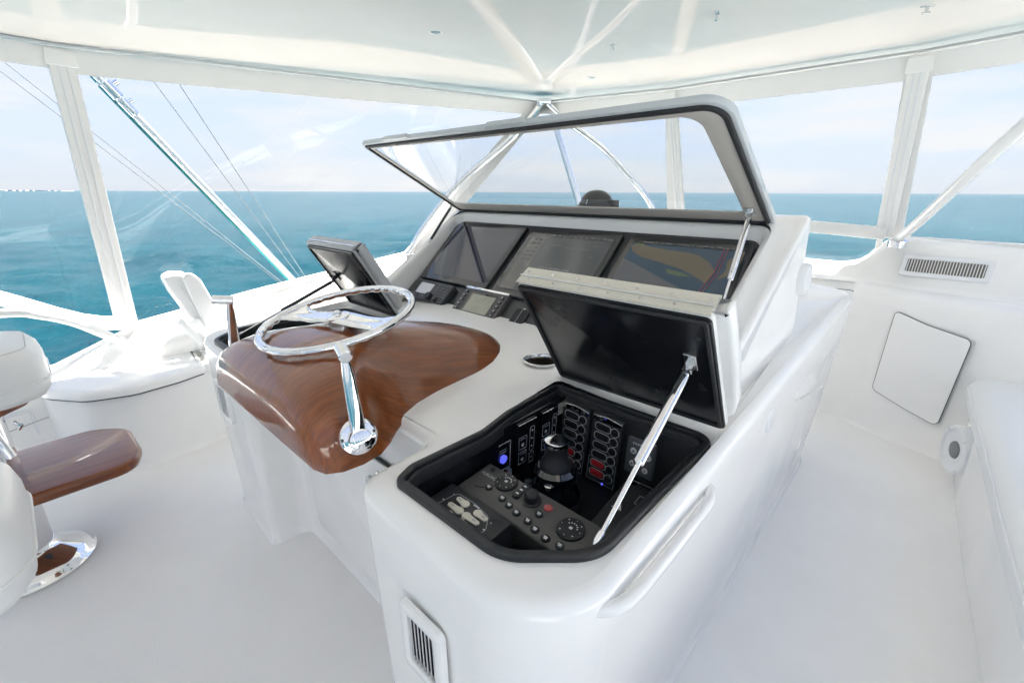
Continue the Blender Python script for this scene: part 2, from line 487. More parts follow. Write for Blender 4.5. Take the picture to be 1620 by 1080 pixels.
# ------------------------------------------------------------------ hardtop
CZ = 2.15
ht = ccw(rpoly([(-3.66, -3.3), (.72, -3.3), (.74, .4), (.70, 3.72), (.12, 4.03), (-.29, 4.11), (-1.64, 4.06), (-3.02, 3.62), (-3.72, .37), (-3.72, -.8)],
               [.1, .1, .5, .25, .3, .3, .3, .14, .4, .4], 6))
def crown(x, y):
    d = min(x + 3.65, .72 - x, 3.95 - y, y + 3.3); return CZ + .055 * smooth(0, 1.1, d)
hard = thing('hardtop', (-1, .5, CZ), 'glossy white moulded hardtop roof over the whole helm deck', 'roof')
grid = [(-3.55 + .16 * i, -3.2 + .16 * j) for i in range(31) for j in range(46)]
lo = inset(ht, .03)
vs, fs = sheet(lo, [], grid, crown)
mb = MB(); mb.add(vs, fs)
ed = []
for k in range(5):
    t = math.pi * k / 4; ed.append([V((p.x, p.y, CZ + .06 - .06 * math.cos(t))) for p in inset(ht, .03 * (1 - math.sin(t)))])
mb.loft(ed, False, True)
mb.build('roof_shell', 'hardtop_gelcoat', hard, 50)
tr = [V(p) for p in ((-3.47, -.9, CZ - .004), (-3.47, .37, CZ - .004), (-3.07, 1.7, CZ - .004), (-2.65, 3.17, CZ - .004), (-1.64, 3.39, CZ - .004), (-.29, 3.40, CZ - .004), (.06, 3.33, CZ - .004), (.52, 3.12, CZ - .004), (.54, .5, CZ - .004), (.54, -.9, CZ - .004))]
MB().tube(tr, .007, 6).build('awning_track', 'grey_edge', hard)
for (x, y) in [(-2.07, 1.66), (-2.02, 2.97)]:
    z = crown(x, y); fr = Fr((x, y, z + .002), (1, 0, 0), (0, -1, 0))
    lt = MB().lathe(fr, [(.036, -.002), (.036, .004), (.030, .007), (.026, .004)], 24).build('downlight', 'white_plastic', hard)
    MB().lathe(fr, [(.0255, .001), (.0255, .0045), (.012, .006)], 20).build('lens', 'lamp_lens', lt)
for (x, y, a) in [(-.949, 2.341, .3), (-1.525, 2.425, 1.2), (-.264, 2.853, 2.0), (-1.99, .97, .5)]:
    z = crown(x, y); fr = Fr((x, y, z + .002), (math.cos(a), math.sin(a), 0), (math.sin(a), -math.cos(a), 0))
    b = MB(); b.slab(fr, rrect(.016, .05, .004), 0, .006, .002); b.slab(fr, rrect(.006, .012, .001), .005, .028); b.slab(fr.at(0, 0, .026), rrect(.012, .030, .003), 0, .006, .002)
    b.build('roof_clip', 'stainless', hard)

# ------------------------------------------------------------------ port coaming
def coam_top(y): return (interp(y, [-2.4, -.6, .35, 1.2, 2.2, 3.0, 3.6, 3.85], [-3.42, -3.5, -3.55, -3.52, -3.32, -2.95, -2.45, -2.1]),
                         interp(y, [-2.4, -.6, 0, .35, 1.06, 1.85, 2.3, 3.0, 3.6, 3.85], [.30, .41, .505, .638, .75, .88, .95, .98, .98, .98]))
ys = [-2.4 + .15 * k for k in range(42)] + [3.85]
rings = []
for y in ys:
    x, z = coam_top(y)
    rings.append([V((x - .16, y, -.05)), V((x - .14, y, z - .10)), V((x - .10, y, z - .02)), V((x - .05, y, z)), V((x + .02, y, z + .002)), V((x + .06, y, z - .02)),
                  V((x + .082, y, z - .06)), V((x + .10, y, z - .078)), V((x + .135, y, z - .082)), V((x + .165, y, z - .105)), V((x + .178, y, z - .15)),
                  V((x + .185, y, z - .30)), V((x + .19, y, 0.02)), V((x + .17, y, -.05))])
coaming = thing('port_coaming', (-3.4, .8, 0), 'white rolled coaming along the port side under the clear curtains', 'coaming')
MB().loft(rings).build('coaming_moulding', 'gelcoat', coaming, 60)
stb = thing('starboard_coaming', (1.45, .8, 0), 'white rolled coaming along the starboard side behind the right hand bench', 'coaming')
MB().loft([[V((-1.94 - p.x, p.y, p.z)) for p in r_] for r_ in rings[:34]]).build('coaming_moulding', 'gelcoat', stb, 60)
# moulding groove along the inner face
MB().tube([V((coam_top(y)[0] + .186, y, coam_top(y)[1] - .205)) for y in ys[14:38]], .003, 5).build('groove', 'grey_edge', coaming)

def vent(name, fr, w, h, nslat, parent, lab=None, depth=.012, slat_mat='white_plastic', frame_mat='white_plastic', rim=.016, back='slot', vertical=True):
    """a flush grille: rounded frame, dark back, separate slats"""
    o = ccw(rrect(w, h, .014, 4)); i = ccw(rrect(w - 2 * rim, h - 2 * rim, .006, 4))
    f = MB().ring(fr, o, i, 0, depth, .004).build(name, frame_mat, parent)
    if lab: f['label'] = lab
    MB().slab(fr, rrect(w - 2 * rim + .002, h - 2 * rim + .002, 0), .0005, .0015).build('backing', back, f)
    L_ = w - 2 * rim if vertical else h - 2 * rim
    proto = None
    for k in range(nslat):
        t = -L_ / 2 + L_ * (k + .5) / nslat; wd = L_ / nslat * .34
        b = MB()
        if vertical: b.slab(fr.at(t, 0), rrect(wd, h - 2 * rim, 0), .002, depth * .7, wd * .3, 1)
        else: b.slab(fr.at(0, t), rrect(w - 2 * rim, wd, 0), .002, depth * .7, wd * .3, 1)
        b.build('slat', slat_mat, f)
    return f
vent('vent_grille', Fr((-3.352, -.20, .21), (0, 1, .0), (0, 0, 1)), .13, .30, 14, coaming, None, vertical=False)

# ------------------------------------------------------------------ forward bulkhead and dash ledge
fwd = thing('forward_bulkhead', (-.3, 3.5, 0), 'white moulded bulkhead across the bow with a rounded ledge', 'bulkhead')
def ybase(x): return interp(x, [-2.6, -.43, -.01, .31, .6, 1.3], [3.66, 3.66, 3.44, 3.33, 3.2, 2.9])
def ztop(x): return interp(x, [-9, -.50, -.40, -.34, -.27, -.20, .33, 1.2], [1.0, 1.0, 1.02, 1.07, 1.17, 1.195, 1.17, 1.13])
def ylip(x): return interp(x, [-2.6, -.3, .4, 1.4], [3.80, 3.80, 3.72, 3.3])
xs = [-2.5, -2.0, -1.5, -1.0, -.8, -.65, -.55, -.5, -.45, -.4, -.37, -.34, -.31, -.28, -.25, -.2, -.15, -.05, .05, .15, .25, .33, .42, .55, .75, 1.0, 1.3]
rings = []
for x in xs:
    yb, zt, yl = ybase(x), ztop(x), ylip(x)
    led = min(yl - .12, max(yb + .14, yl - .16)) if yb + .14 < yl - .1 else yl - .1
    y0 = min(yb, led - .02)
    rings.append([V((x, y0 - .03, 0.001)), V((x, y0 - .008, .012)), V((x, y0, .05)), V((x, y0 + .005, .70)), V((x, y0 + .012, .79)), V((x, y0 + .035, .85)), V((x, y0 + .075, .885)),
                  V((x, lerp(y0 + .075, led, .8), .90)), V((x, led + .02, .905)), V((x, led + .045, .925)), V((x, yl - .035, lerp(.925, zt, .8))), V((x, yl - .015, zt - .012)), V((x, yl + .02, zt)),
                  V((x, yl + .10, zt)), V((x, yl + .14, zt - .04)), V((x, yl + .16, .5)), V((x, yl + .14, -.1)), V((x, y0 + .1, -.1))])
MB().loft(rings).build('bulkhead_moulding', 'gelcoat', fwd, 60)
# locker door lies on the slanted face
a_ = V((-.43, 3.66)); b_ = V((.31, 3.33)); dv = V((b_.x - a_.x, b_.y - a_.y, 0)).normalized()
dfr = Fr((.035, ybase(.035) - .001, .475), dv, (0, 0, 1))
door = ccw(rpoly([(-.185, -.20), (-.02, -.245), (.175, -.285), (.205, .235), (.0, .265), (-.17, .31)], [.035, .4, .03, .03, .4, .02], 6))
MB().slab(dfr, inset(door, -.003), -.002, .002).build('door_seam', 'seam', fwd)
MB().slab(dfr, door, .0, .0045, .002).build('locker_door', 'gelcoat', fwd)
# defroster vent set in the slope under the window
vy0, vz0 = ylip(.03) - .10, .945
vfr = Fr((.035, ylip(.035) - .078, 1.035), V((1, -.09, 0)), V((0, .075, .22)))
vent('vent_grille', vfr, .40, .13, 26, fwd, None, .012, rim=.026)
# small hatch beside the ledge
hfr = Fr((-.44, 3.66 - .002, .80), (1, 0, 0), (0, 0, 1))
MB().slab(hfr, rrect(.17, .10, .02), -.002, .002).build('hatch_seam', 'seam', fwd)
MB().slab(hfr, rrect(.162, .092, .018), 0, .006, .003).build('hatch', 'gelcoat', fwd)

# round loudspeaker at the foot of the starboard seat
sfr = Fr((.298, 3.20, .21), V((-.16, -1, 0)).normalized() * -1, (0, 0, 1))
sfr = Fr((.282, 3.05, .205), V((.38, -1, 0)), (0, 0, 1))
spk = thing('loudspeaker', (.30, 3.2, 0), 'round white marine loudspeaker low on the starboard seat moulding', 'speaker')
MB().lathe(sfr, [(.128, -.03), (.128, .008), (.121, .024), (.108, .026), (.102, .016), (.07, .010), (.045, .014)], 32).build('bezel', 'white_plastic', spk)
MB().lathe(sfr, [(.046, .012), (.043, .020), (.02, .026)], 24).build('cone', 'grey_cone', spk)
for k in range(4):
    t = math.pi / 4 + k * math.pi / 2
    MB().lathe(sfr.at(.115 * math.cos(t), .115 * math.sin(t), .022), [(.005, 0), (.005, .004), (.002, .005)], 8).build('screw', 'stainless', spk)

# ------------------------------------------------------------------ starboard seat
seat = thing('starboard_bench', (.7, 2.0, 0), 'white moulded starboard bench with pale upholstered cushion at the right edge', 'bench')
base = ccw(rpoly([(.305, 3.36), (.315, 2.9), (.345, 2.3), (.385, 1.75), (.43, 1.0), (.48, -.2), (1.35, -.2), (1.35, 3.0), (.9, 3.4)], [.03, .3, .4, .4, .4, .1, .1, .2, .2], 5))
MB().slab(Fr((0, 0, 0.001)), base, 0, .40, .02).build('seat_base', 'gelcoat', seat)
cush = ccw(rpoly([(.255, 3.30), (.275, 2.9), (.30, 2.4), (.325, 1.8), (.37, 1.0), (.43, -.15), (1.3, -.15), (1.3, 3.0), (.85, 3.38), (.45, 3.42)], [.08, .3, .4, .4, .4, .1, .1, .2, .2, .15], 5))
cu = MB(); cu.slab(Fr((0, 0, .40)), cush, 0, .145, .075, 6, .025)
cu = cu.build('cushion', 'leather', seat, 70)
MB().tube([V((p.x, p.y, .482)) for p in inset(cush, -.001)], .004, 6, True).build('piping', 'leather', cu)

# ------------------------------------------------------------------ curtain panels (white cloth hems, clear vinyl panes)
def panel(name, label, T, B, top, bot, la, lb, arch=None, n=14, pane=True):
    T = [V(p) for p in T]; B = [V(p) for p in B]
    def along(P, s):
        ls = [(P[i + 1] - P[i]).length for i in range(len(P) - 1)]; d = s * sum(ls)
        for i, l in enumerate(ls):
            if d <= l + 1e-9 or i == len(ls) - 1: return P[i].lerp(P[i + 1], min(1, d / l))
            d -= l
    def Q(s, t):
        b = along(B, s)
        if arch: b = b + V((0, 0, arch(s)))
        a = along(T, s); p = b.lerp(a, t)
        return p
    root = thing(name, along(B, .5), label, 'curtain', 'clear vinyl curtain panels round the helm deck')
    Lt = sum((T[i + 1] - T[i]).length for i in range(len(T) - 1))
    def strip(nm, s0, s1, t0f, t1f, th=.004, ns=n, nt_=2):
        rings = []; 
        for side in (1, -1):
            pass
        vs = []; fs = []
        for side in (0, 1):
            for i in range(ns + 1):
                s = lerp(s0, s1, i / ns); t0, t1 = t0f(s), t1f(s)
                e1 = (Q(min(1, s + .01), .5) - Q(max(0, s - .01), .5)); e2 = Q(s, .9) - Q(s, .1)
                nn = e1.cross(e2).normalized()
                for j in range(nt_ + 1):
                    vs.append(Q(s, lerp(t0, t1, j / nt_)) + nn * (th if side else -th))
        m_ = (ns + 1) * (nt_ + 1)
        for i in range(ns):
            for j in range(nt_):
                a = i * (nt_ + 1) + j; q = (a, a + 1, a + nt_ + 2, a + nt_ + 1)
                fs.append(q); fs.append(tuple(x + m_ for x in q[::-1]))
        for i in range(ns):
            for j in (0, nt_):
                a = i * (nt_ + 1) + j; b = a + nt_ + 1; fs.append((a, b, b + m_, a + m_))
        for i in (0, ns):
            for j in range(nt_):
                a = i * (nt_ + 1) + j; fs.append((a, a + 1, a + 1 + m_, a + m_))
        return MB().add(vs, fs).build(nm, 'vinyl_cloth', root, 30)
    def H(s): return (Q(s, 1) - Q(s, 0)).length
    sa, sb = la / Lt, 1 - lb / Lt
    strip('top_hem', 0, 1, lambda s: 1 - top / H(s), lambda s: 1, .006)
    strip('bottom_hem', 0, 1, lambda s: 0, lambda s: bot / H(s), .006)
    if la: strip('side_hem', 0, sa, lambda s: bot / H(s), lambda s: 1 - top / H(s), .005, 2, 6)
    if lb: strip('side_hem', sb, 1, lambda s: bot / H(s), lambda s: 1 - top / H(s), .005, 2, 6)
    if pane:
        vs = []; fs = []; nt_ = 8
        s0, s1 = sa - .002, sb + .002
        for i in range(n + 1):
            s = lerp(s0, s1, i / n); t0, t1 = (bot - .003) / H(s), 1 - (top - .003) / H(s)
            for j in range(nt_ + 1): vs.append(Q(s, lerp(t0, t1, j / nt_)))
        for i in range(n):
            for j in range(nt_):
                a = i * (nt_ + 1) + j; fs.append((a, a + 1, a + nt_ + 2, a + nt_ + 1))
        MB().add(vs, fs).build('pane', 'clear_vinyl', root, 60)
    return root, Q
ZT = CZ - .012
T1 = (-3.50, .37, ZT); T2 = (-2.65, 3.20, ZT); T3 = (-1.64, 3.42, ZT); T4 = (-.29, 3.43, ZT); T5 = (.06, 3.36, ZT); T6 = (.54, 3.15, ZT)
B1 = (-3.55, .355, .645); B2 = (-3.30, 2.26, .955)
panel('clear_curtain', 'clear curtain panel at the left edge with an arched lower hem behind the seat', [(-3.47, -.9, ZT), T1], [(-3.5, -.9, .56), B1], .10, .085, .06, .055,
      arch=lambda s: .34 * (1 - smooth(.45, 1.0, s)))
panel('clear_curtain', 'wide clear curtain panel on the port side showing the slanted pole', [T1, (-3.1, 1.7, ZT), T2], [B1, (-3.50, 1.1, .765), B2], .115, .03, .055, .10, n=20)
panel('clear_curtain', 'clear front curtain panel seen through the raised glass lid', [T2, T3], [B2, (-2.7, 3.5, 1.0), (-1.60, 3.84, .99)], .11, .03, .06, .05, n=14)
panel('clear_curtain', 'clear front curtain panel to the right of the raised lid above the ledge', [T3, T4], [(-1.60, 3.84, .99), (-.46, 3.84, .985), (-.40, 3.84, 1.0), (-.34, 3.835, 1.05), (-.29, 3.83, 1.14)], .12, .02, .035, .06, n=26)
panel('clear_curtain', 'clear curtain panel at the right edge crossed by a white tube', [T4, T5, T6], [(-.29, 3.83, 1.18), (.33, 3.76, 1.172), (1.0, 3.5, 1.14)], .115, .02, .06, .06, n=16)
panel('clear_curtain', 'clear starboard curtain panel outside the right edge of view', [T6, (.57, .5, ZT), (.57, -.9, ZT)], [(1.0, 3.5, 1.14), (1.5, .5, .66), (1.46, -.9, .5)], .115, .04, .06, .06, n=16)
# horizontal white cross hem over the lower window slot at the bow
b = MB(); 
zz = [(-1.55, 3.775, 1.255), (-.80, 3.775, 1.235), (-.28, 3.765, 1.21)]
P_ = spline(zz, 6)
rings = [[p + V((0, -.007, -.038)), p + V((0, -.007, .038)), p + V((0, .007, .04)), p + V((0, .007, -.04))] for p in P_]
tag(b.loft(rings).build('curtain_batten', 'vinyl_cloth', origin=(-.9, 3.78, 1.24)), 'white cloth band across the front curtain above the open slot at the bow', 'band')

def strap_post(name, label, a, b, wdt, side):
    """zipped seam between two panels: folded cloth over a flat post with two raised zip lines"""
    a, b = V(a), V(b); root = thing(name, a, label, 'post', 'zipped posts between the curtain panels')
    ax = (b - a).normalized(); u = V(side).normalized(); u = (u - ax * u.dot(ax)).normalized()
    fr = Fr(a, u, ax); Lg = (b - a).length
    MB().slab(fr, rpoly([(-wdt / 2, 0), (wdt / 2, 0), (wdt / 2, Lg), (-wdt / 2, Lg)], .01, 3), .004, .018, .006).build('flap', 'vinyl_cloth', root)
    for s in (-.16, .16):
        MB().slab(fr, rrect(.010, Lg - .04, .002, 2, wdt * s, Lg / 2), .017, .0225, .002).build('zip', 'white_plastic', root)
    MB().slab(fr, rpoly([(-wdt * .62, Lg - .085), (wdt * .62, Lg - .085), (wdt * .55, Lg - .01), (-wdt * .55, Lg - .01)], .006, 2), .016, .026, .004).build('strap', 'vinyl_cloth', root)
    return root
strap_post('curtain_post', 'broad white zipped post on the port side beside the slanted pole', B1, T1, .105, (0, 1, 0))
strap_post('curtain_post', 'thin white zipped post seen through the raised glass lid', (-1.60, 3.815, 1.03), (-1.64, 3.40, ZT), .07, (1, 0, 0))
strap_post('curtain_post', 'white zipped post beside the slanted tube on the right', (-.29, 3.80, 1.19), (-.29, 3.405, ZT), .09, (1, 0, 0))

# ------------------------------------------------------------------ stainless roof supports
J = V((-2.60, 3.14, 2.135))
pts = [J, (-2.69, 2.98, 1.93), (-2.82, 2.83, 1.76), (-3.0, 2.56, 1.50), (-3.17, 2.34, 1.18), (-3.26, 2.23, .96)]
o = MB().tube(spline(pts, 8), .024, 14).build('roof_support', 'chrome', origin=J)
tag(o, 'curved polished tube from the roof corner down to the port coaming', 'tube', 'polished roof support tubes')
pts = [J + V((.03, .02, 0)), (-2.42, 3.27, 1.98), (-2.19, 3.40, 1.80), (-2.0, 3.56, 1.57), (-1.86, 3.72, 1.34), (-1.74, 3.82, 1.0)]
o = MB().tube(spline(pts, 8), .022, 14).build('roof_support', 'chrome', origin=J)
tag(o, 'curved polished tube from the roof corner forward to the bow ledge', 'tube', 'polished roof support tubes')
o = MB().lathe(Fr(J + V((.02, .0, -.012)), (1, 0, 0), (0, -1, 0)), [(.07, -.03), (.07, -.004), (.062, .004), (.03, .01)], 28).build('support_flange', 'chrome', origin=J)
tag(o, 'round polished flange where two tubes meet the roof corner', 'flange')
pts = [(-.215, 3.70, 1.175), (-.12, 3.42, 1.31), (.02, 2.95, 1.53), (.16, 2.50, 1.74), (.36, 1.80, 2.02), (.42, 1.62, 2.19)]
o = MB().tube(spline(pts, 8), .026, 14).build('roof_support', 'gelcoat', origin=pts[0])
tag(o, 'slanted white tube rising from the bow ledge out of the right edge', 'tube')
o = MB().lathe(Fr((-.205, 3.675, 1.172), (1, 0, 0), (0, 1, .1)), [(.05, -.03), (.05, .006), (.04, .012), (.028, .02)], 20).build('tube_foot', 'chrome', origin=pts[0])
tag(o, 'small polished foot of the slanted white tube on the bow ledge', 'foot')
# arched rail on the port quarter, its foot by the broad post
pts = [(-3.47, -1.1, .80), (-3.46, -.6, .865), (-3.45, -.13, .852), (-3.45, .0, .818), (-3.45, .12, .755), (-3.45, .22, .67), (-3.45, .30, .60)]
o = MB().tube(spline(pts, 6), .024, 12).build('arched_rail', 'gelcoat', origin=pts[-1])
tag(o, 'curved white rail arching aft behind the pale seat cushion', 'rail')

# ------------------------------------------------------------------ outriggers and lines outside
def pole(name, label, a, b, r_, clamp):
    a, b = V(a), V(b); root = thing(name, a, label, 'pole', 'outrigger poles outside the curtains')
    d = (b - a).normalized()
    MB().tube([a, b], r_, 14).build('shaft', 'aluminium', root)
    s = d.cross(V((1, 0, 0))).normalized()
    if s.z > 0: s = -s
    MB().tube([a + s * r_ * 1.12, b - d * .1 + s * r_ * 1.12], r_ * .3, 8).build('edge_strip', 'anodised_edge', root)
    for t, rad, ln in clamp:
        c = a + (b - a) * t
        MB().tube([c - d * ln / 2, c - d * ln * .45, c + d * ln * .45, c + d * ln / 2], [rad * .8, rad, rad, rad * .8], 14).build('clamp', 'chrome', root)
        MB().tube([c + d * ln * .2 - s * rad * .6, c + d * ln * .2 - s * rad * 1.7], rad * .38, 10).build('pin', 'chrome', root)
    return root
d0 = V((0, 1.508 - .573, .785 - 2.108)).normalized(); pa = V((-4.0, .573, 2.108))
pole('outrigger_pole', 'slanted silver pole with a green edge outside the port curtain', pa + d0 * 3.4, pa - d0 * .05, .027,
     [(.99, .034, .07), (.962, .040, .10), (.93, .033, .10)])
pole('outrigger_pole', 'slanted silver pole outside the bow behind the raised glass lid', (-2.45, 4.4, -.1), (-3.5, 4.4, 2.30), .036, [(.4, .042, .1)])
MB_l = [((-4.4, .171, 2.138), (-4.4, .819, 1.455), 'lower of two thin lines crossing the sky at the left edge'), ((-4.4, .204, 2.187), (-4.4, .87, 1.455), 'upper of two thin lines crossing the sky at the left edge'),
        ((-4.4, .937, 2.201), (-4.4, 1.343, 1.455), 'thin line just right of the slanted port pole'), ((-4.4, 1.097, 2.2), (-4.4, 1.45, 1.455), 'rightmost thin line beside the slanted port pole')]
for a, b, lab in MB_l:
    a, b = V(a), V(b); d = b - a
    o = MB().tube([a - d * 1.0, a + d * 4.6], .0034, 6).build('rigging_line', 'rope', origin=a + d * 4.6)
    tag(o, lab, 'line', 'thin rigging lines outside the port curtain')

# ================================================================== PORT BENCH
bench = thing('port_bench', (-3.2, .5, 0), 'white moulded bench with a rounded lid along the port coaming', 'bench')
bo = ccw(rpoly([(-3.40, -.10), (-3.2, -.055), (-3.03, .07), (-2.955, .25), (-2.985, .45), (-3.03, .62), (-3.05, 1.2), (-3.0, 2.0), (-2.7, 2.9), (-3.0, 3.0), (-3.40, 2.0)],
               [.05, .2, .15, .15, .15, .2, .2, .2, .05, .05, .1], 6))
rings = []
for z, d in [(0.001, -.035), (.012, -.015), (.05, 0), (.38, .0), (.44, .002)]:
    rings.append([V((p.x, p.y, z)) for p in inset(bo, d)])
MB().loft(rings).build('bench_moulding', 'gelcoat', bench, 60)
lid = ccw(rpoly([(-3.40, -.125), (-3.2, -.075), (-3.01, .06), (-2.935, .25), (-2.965, .45), (-3.02, .60), (-3.40, .64)], [.05, .2, .15, .15, .15, .03, .02], 6))
MB().slab(Fr((0, 0, .425)), inset(lid, .006), 0, .012).build('lid_seam', 'seam', bench)
MB().slab(Fr((0, 0, .434)), lid, 0, .045, .03, 5).build('bench_lid', 'gelcoat', bench, 70)
rest = ccw(rpoly([(-3.40, .655), (-3.03, .635), (-3.045, 1.2), (-3.0, 2.0), (-2.75, 2.8), (-3.0, 2.9), (-3.40, 2.0)], [.02, .03, .2, .2, .1, .1, .1], 5))
MB().slab(Fr((0, 0, .436)), rest, 0, .040, .025, 4).build('bench_top', 'gelcoat', bench, 70)

bk = thing('bench_backrest', (-3.27, .76, .476), 'upright pale upholstered backrest standing on the port bench', 'backrest')
prof = rpoly([(.640, .962), (.693, .979), (.735, .925), (.778, .779), (.815, .625), (.824, .515), (.726, .504)], [.03, .05, .06, .3, .2, .02, .02], 5)
MB().slab(Fr((-3.385, 0, 0), (0, 1, 0), (0, 0, 1)), prof, 0, .075, .012, 4, .02).build('back_shell', 'leather', bk, 70)
prof2 = rpoly([(.548, .965), (.60, .985), (.675, .975), (.745, .69), (.720, .64), (.640, .69), (.572, .87)], [.03, .05, .03, .03, .03, .08, .1], 5)
MB().slab(Fr((-3.460, .0, 0), (0, 1, 0), (0, 0, 1)), prof2, 0, .11, .028, 4, .03).build('back_cushion', 'leather', bk, 70)
for x, y in ((-3.325, .735), (-3.375, .665)):
    MB().tube(spline([(x, y, .472), (x, y - .003, .53), (x - .004, y - .035, .60), (x - .008, y - .08, .68)], 5), [.030] * 6 + [.026] * 10, 14).build('leg', 'white_plastic', bk)
    MB().lathe(Fr((x, y, .4745)), [(.042, 0), (.042, .004), (.032, .008)], 24).build('foot_ring', 'stainless', bk)

# ================================================================== HELM CONSOLE
XC = -1.32
con = thing('helm_console', (XC, 1.5, 0), 'large white moulded helm console with raised lids in the middle of the deck', 'console')
body = ccw(rpoly([(-.268, .375), (-.268, 2.98), (-2.34, 2.98), (-2.36, .46), (-1.80, .44), (-1.80, .60), (-.845, .60), (-.84, .385)],
                 [.17, .25, .25, .14, .06, .03, .03, .07], 10))
def dash(x, y):
    c = smooth(-.28, -.9, x) * smooth(-2.34, -1.8, x)
    z = .85 + .045 * c * smooth(.95, 1.45, y) + .012 * c * smooth(.45, .8, y)
    z += .125 * smooth(1.38, 2.45, y) * (1 - .4 * c)
    return z
# right hatch opening and its mirror
def mirror(p): return [V((2 * XC - q.x, q.y)) for q in p]
op = ccw(rpoly([(-.752, .445), (-.44, .445), (-.318, .56), (-.318, 1.095), (-.82, 1.10), (-.80, .84), (-.772, .72), (-.775, .50)],
               [.03, .10, .10, .05, .02, .12, .12, .05], 8))
op2 = ccw(mirror(op))
op2 = [V((p.x + .07 * smooth(-1.7, -2.4, p.x), p.y + .03)) for p in op2]
cupc = (-.955, 1.185)
hole_c = ccw(circ(.057, 32, *cupc))
hole_1 = inset(op, -.004); hole_2 = inset(op2, -.004)
rings = []
def at_body(d, z): return [V((p.x - .034 * (1 - z / .85) * smooth(-.62, -.30, p.x), p.y, z)) for p in inset(body, d)]
drf = lambda z: .028 * (1 - z / .85) + .0
for z, d in [(0.001, .020), (.012, .028), (.05, .030), (.16, .026), (.30, .020), (.55, .010), (.72, .004)]:
    rings.append(at_body(d, z))
rsh = .032
tops = [dash(p.x, p.y) for p in body]
for k in range(6):
    t = math.pi / 2 * k / 5; q = inset(body, rsh * (1 - math.cos(t)))
    rings.append([V((p.x, p.y, tz - rsh + rsh * math.sin(t))) for p, tz in zip(q, tops)])
mb = MB(); mb.loft(rings, True, False)
top_outline = inset(body, rsh)
gx = [-2.36 + .05 * i for i in range(43)]; gy = [.42 + .05 * j for j in range(52)]
vs, fs = sheet(top_outline, [hole_1, hole_2, hole_c], [(x, y) for x in gx for y in gy], dash)
mb.add(vs, fs)
mb.build('console_body', 'gelcoat', con, 50)

# screen housing: two sloping cheeks and a high crossbeam behind the displays
house = ccw(rpoly([(-.375, 1.10), (-.375, 2.05), (-.55, 2.32), (-2.09, 2.32), (-2.265, 2.05), (-2.265, 1.10), (-2.165, 1.10), (-2.165, 1.865), (-.475, 1.865), (-.475, 1.10)],
                  [.05, .16, .3, .3, .16, .05, .03, .05, .05, .03], 8))
def hz(y): return interp(y, [1.10, 1.18, 1.26, 1.86, 1.92, 2.02, 2.32], [.835, .862, .912, 1.335, 1.365, 1.372, 1.36])
rh = .022
hh = [hz(p.y) for p in house]
rings = [[V((p.x, p.y, min(.83, z - .03))) for p, z in zip(inset(house, -.020), hh)]]
rings.append([V((p.x, p.y, z - rh)) for p, z in zip(house, hh)])
for k in range(5):
    t = math.pi / 2 * k / 4; q = inset(house, rh * (1 - math.cos(t)))
    rings.append([V((p.x, p.y, z - rh + rh * math.sin(t))) for p, z in zip(q, hh)])
mb = MB(); mb.loft(rings, False, False)
gx = [-2.25 + .045 * i for i in range(43)]; gy = [1.12 + .03 * j for j in range(42)]
vs, fs = sheet(inset(house, rh), [], [(x, y) for x in gx for y in gy], lambda x, y: hz(y))
mb.add(vs, fs); mb.build('screen_housing', 'gelcoat', con, 50)

# instrument panel, sloping between the cheeks
PF = Fr((0, 1.46, .925), (1, 0, 0), (0, .38, .337))
MB().slab(PF, rpoly([(-2.163, -.10), (-.477, -.10), (-.477, .545), (-2.163, .545)], [.0, 0, .03, .03], 4), -.04, 0).build('instrument_panel', 'carbon', con)

# rim of a hatch opening, black gutter and tray
def hatch(op_, name, flip):
    rimo = inset(op_, -.006); rimi = inset(op_, .012)
    fr = Fr((0, 0, .8505))
    r_ = MB().ring(fr, rimo, rimi, -.004, .013, .005, 3).build('hatch_rim', 'black_moulding', con, 50)
    MB().ring(fr, inset(op_, .0125), inset(op_, .022), -.03, .003, .003).build('gutter', 'rubber', r_, 50)
    wall = MB(); o_ = inset(op_, .0215)
    wall.loft([[V((p.x, p.y, .845)) for p in o_], [V((p.x, p.y, .59)) for p in o_]], False, True)
    wall.build('tray', 'black_panel', con, 50)
hatch(op, 'stbd', 1); hatch(op2, 'port', -1)

# cup holder
MB().lathe(Fr((cupc[0], cupc[1], dash(*cupc))), [(.069, -.001), (.069, .003), (.064, .0055), (.058, .004), (.0555, -.002), (.0545, -.012)], 36, False, False).build('cup_holder', 'stainless', con)
MB().lathe(Fr((cupc[0], cupc[1], dash(*cupc))), [(.0548, -.008), (.050, -.10), (.046, -.108)], 36, False).build('cup_well', 'shaded_cup_steel', con)
# cabinet door under the wheel, its seam and latch
cf = Fr((-1.30, .6065, .40), (1, 0, 0), (0, -.035, 1))
MB().slab(cf, rrect(.764, .584, .04, 4), -.004, .0025).build('door_seam', 'seam', con)
cd_ = MB().slab(cf, rrect(.75, .57, .036, 4), .001, .007, .003).build('cabinet_door', 'gelcoat', con)
kf = cf.at(.20, .235, .007)
MB().lathe(kf, [(.016, 0), (.016, .004), (.008, .008), (.008, .022), (.015, .024), (.015, .034), (.012, .037)], 18).build('latch_knob', 'stainless', cd_)
# aft vents
vent('vent_grille', Fr((-.585, .380, .585), (1, 0, 0), (0, -.012, 1)), .135, .175, 7, con, None, .014, 'stainless', 'gelcoat', .026, 'shadow_gap')
vent('vent_grille', Fr((-2.05, .452, .62), (1, .03, 0), (0, -.012, 1)), .135, .175, 7, con, None, .014, 'stainless', 'gelcoat', .026, 'shadow_gap')
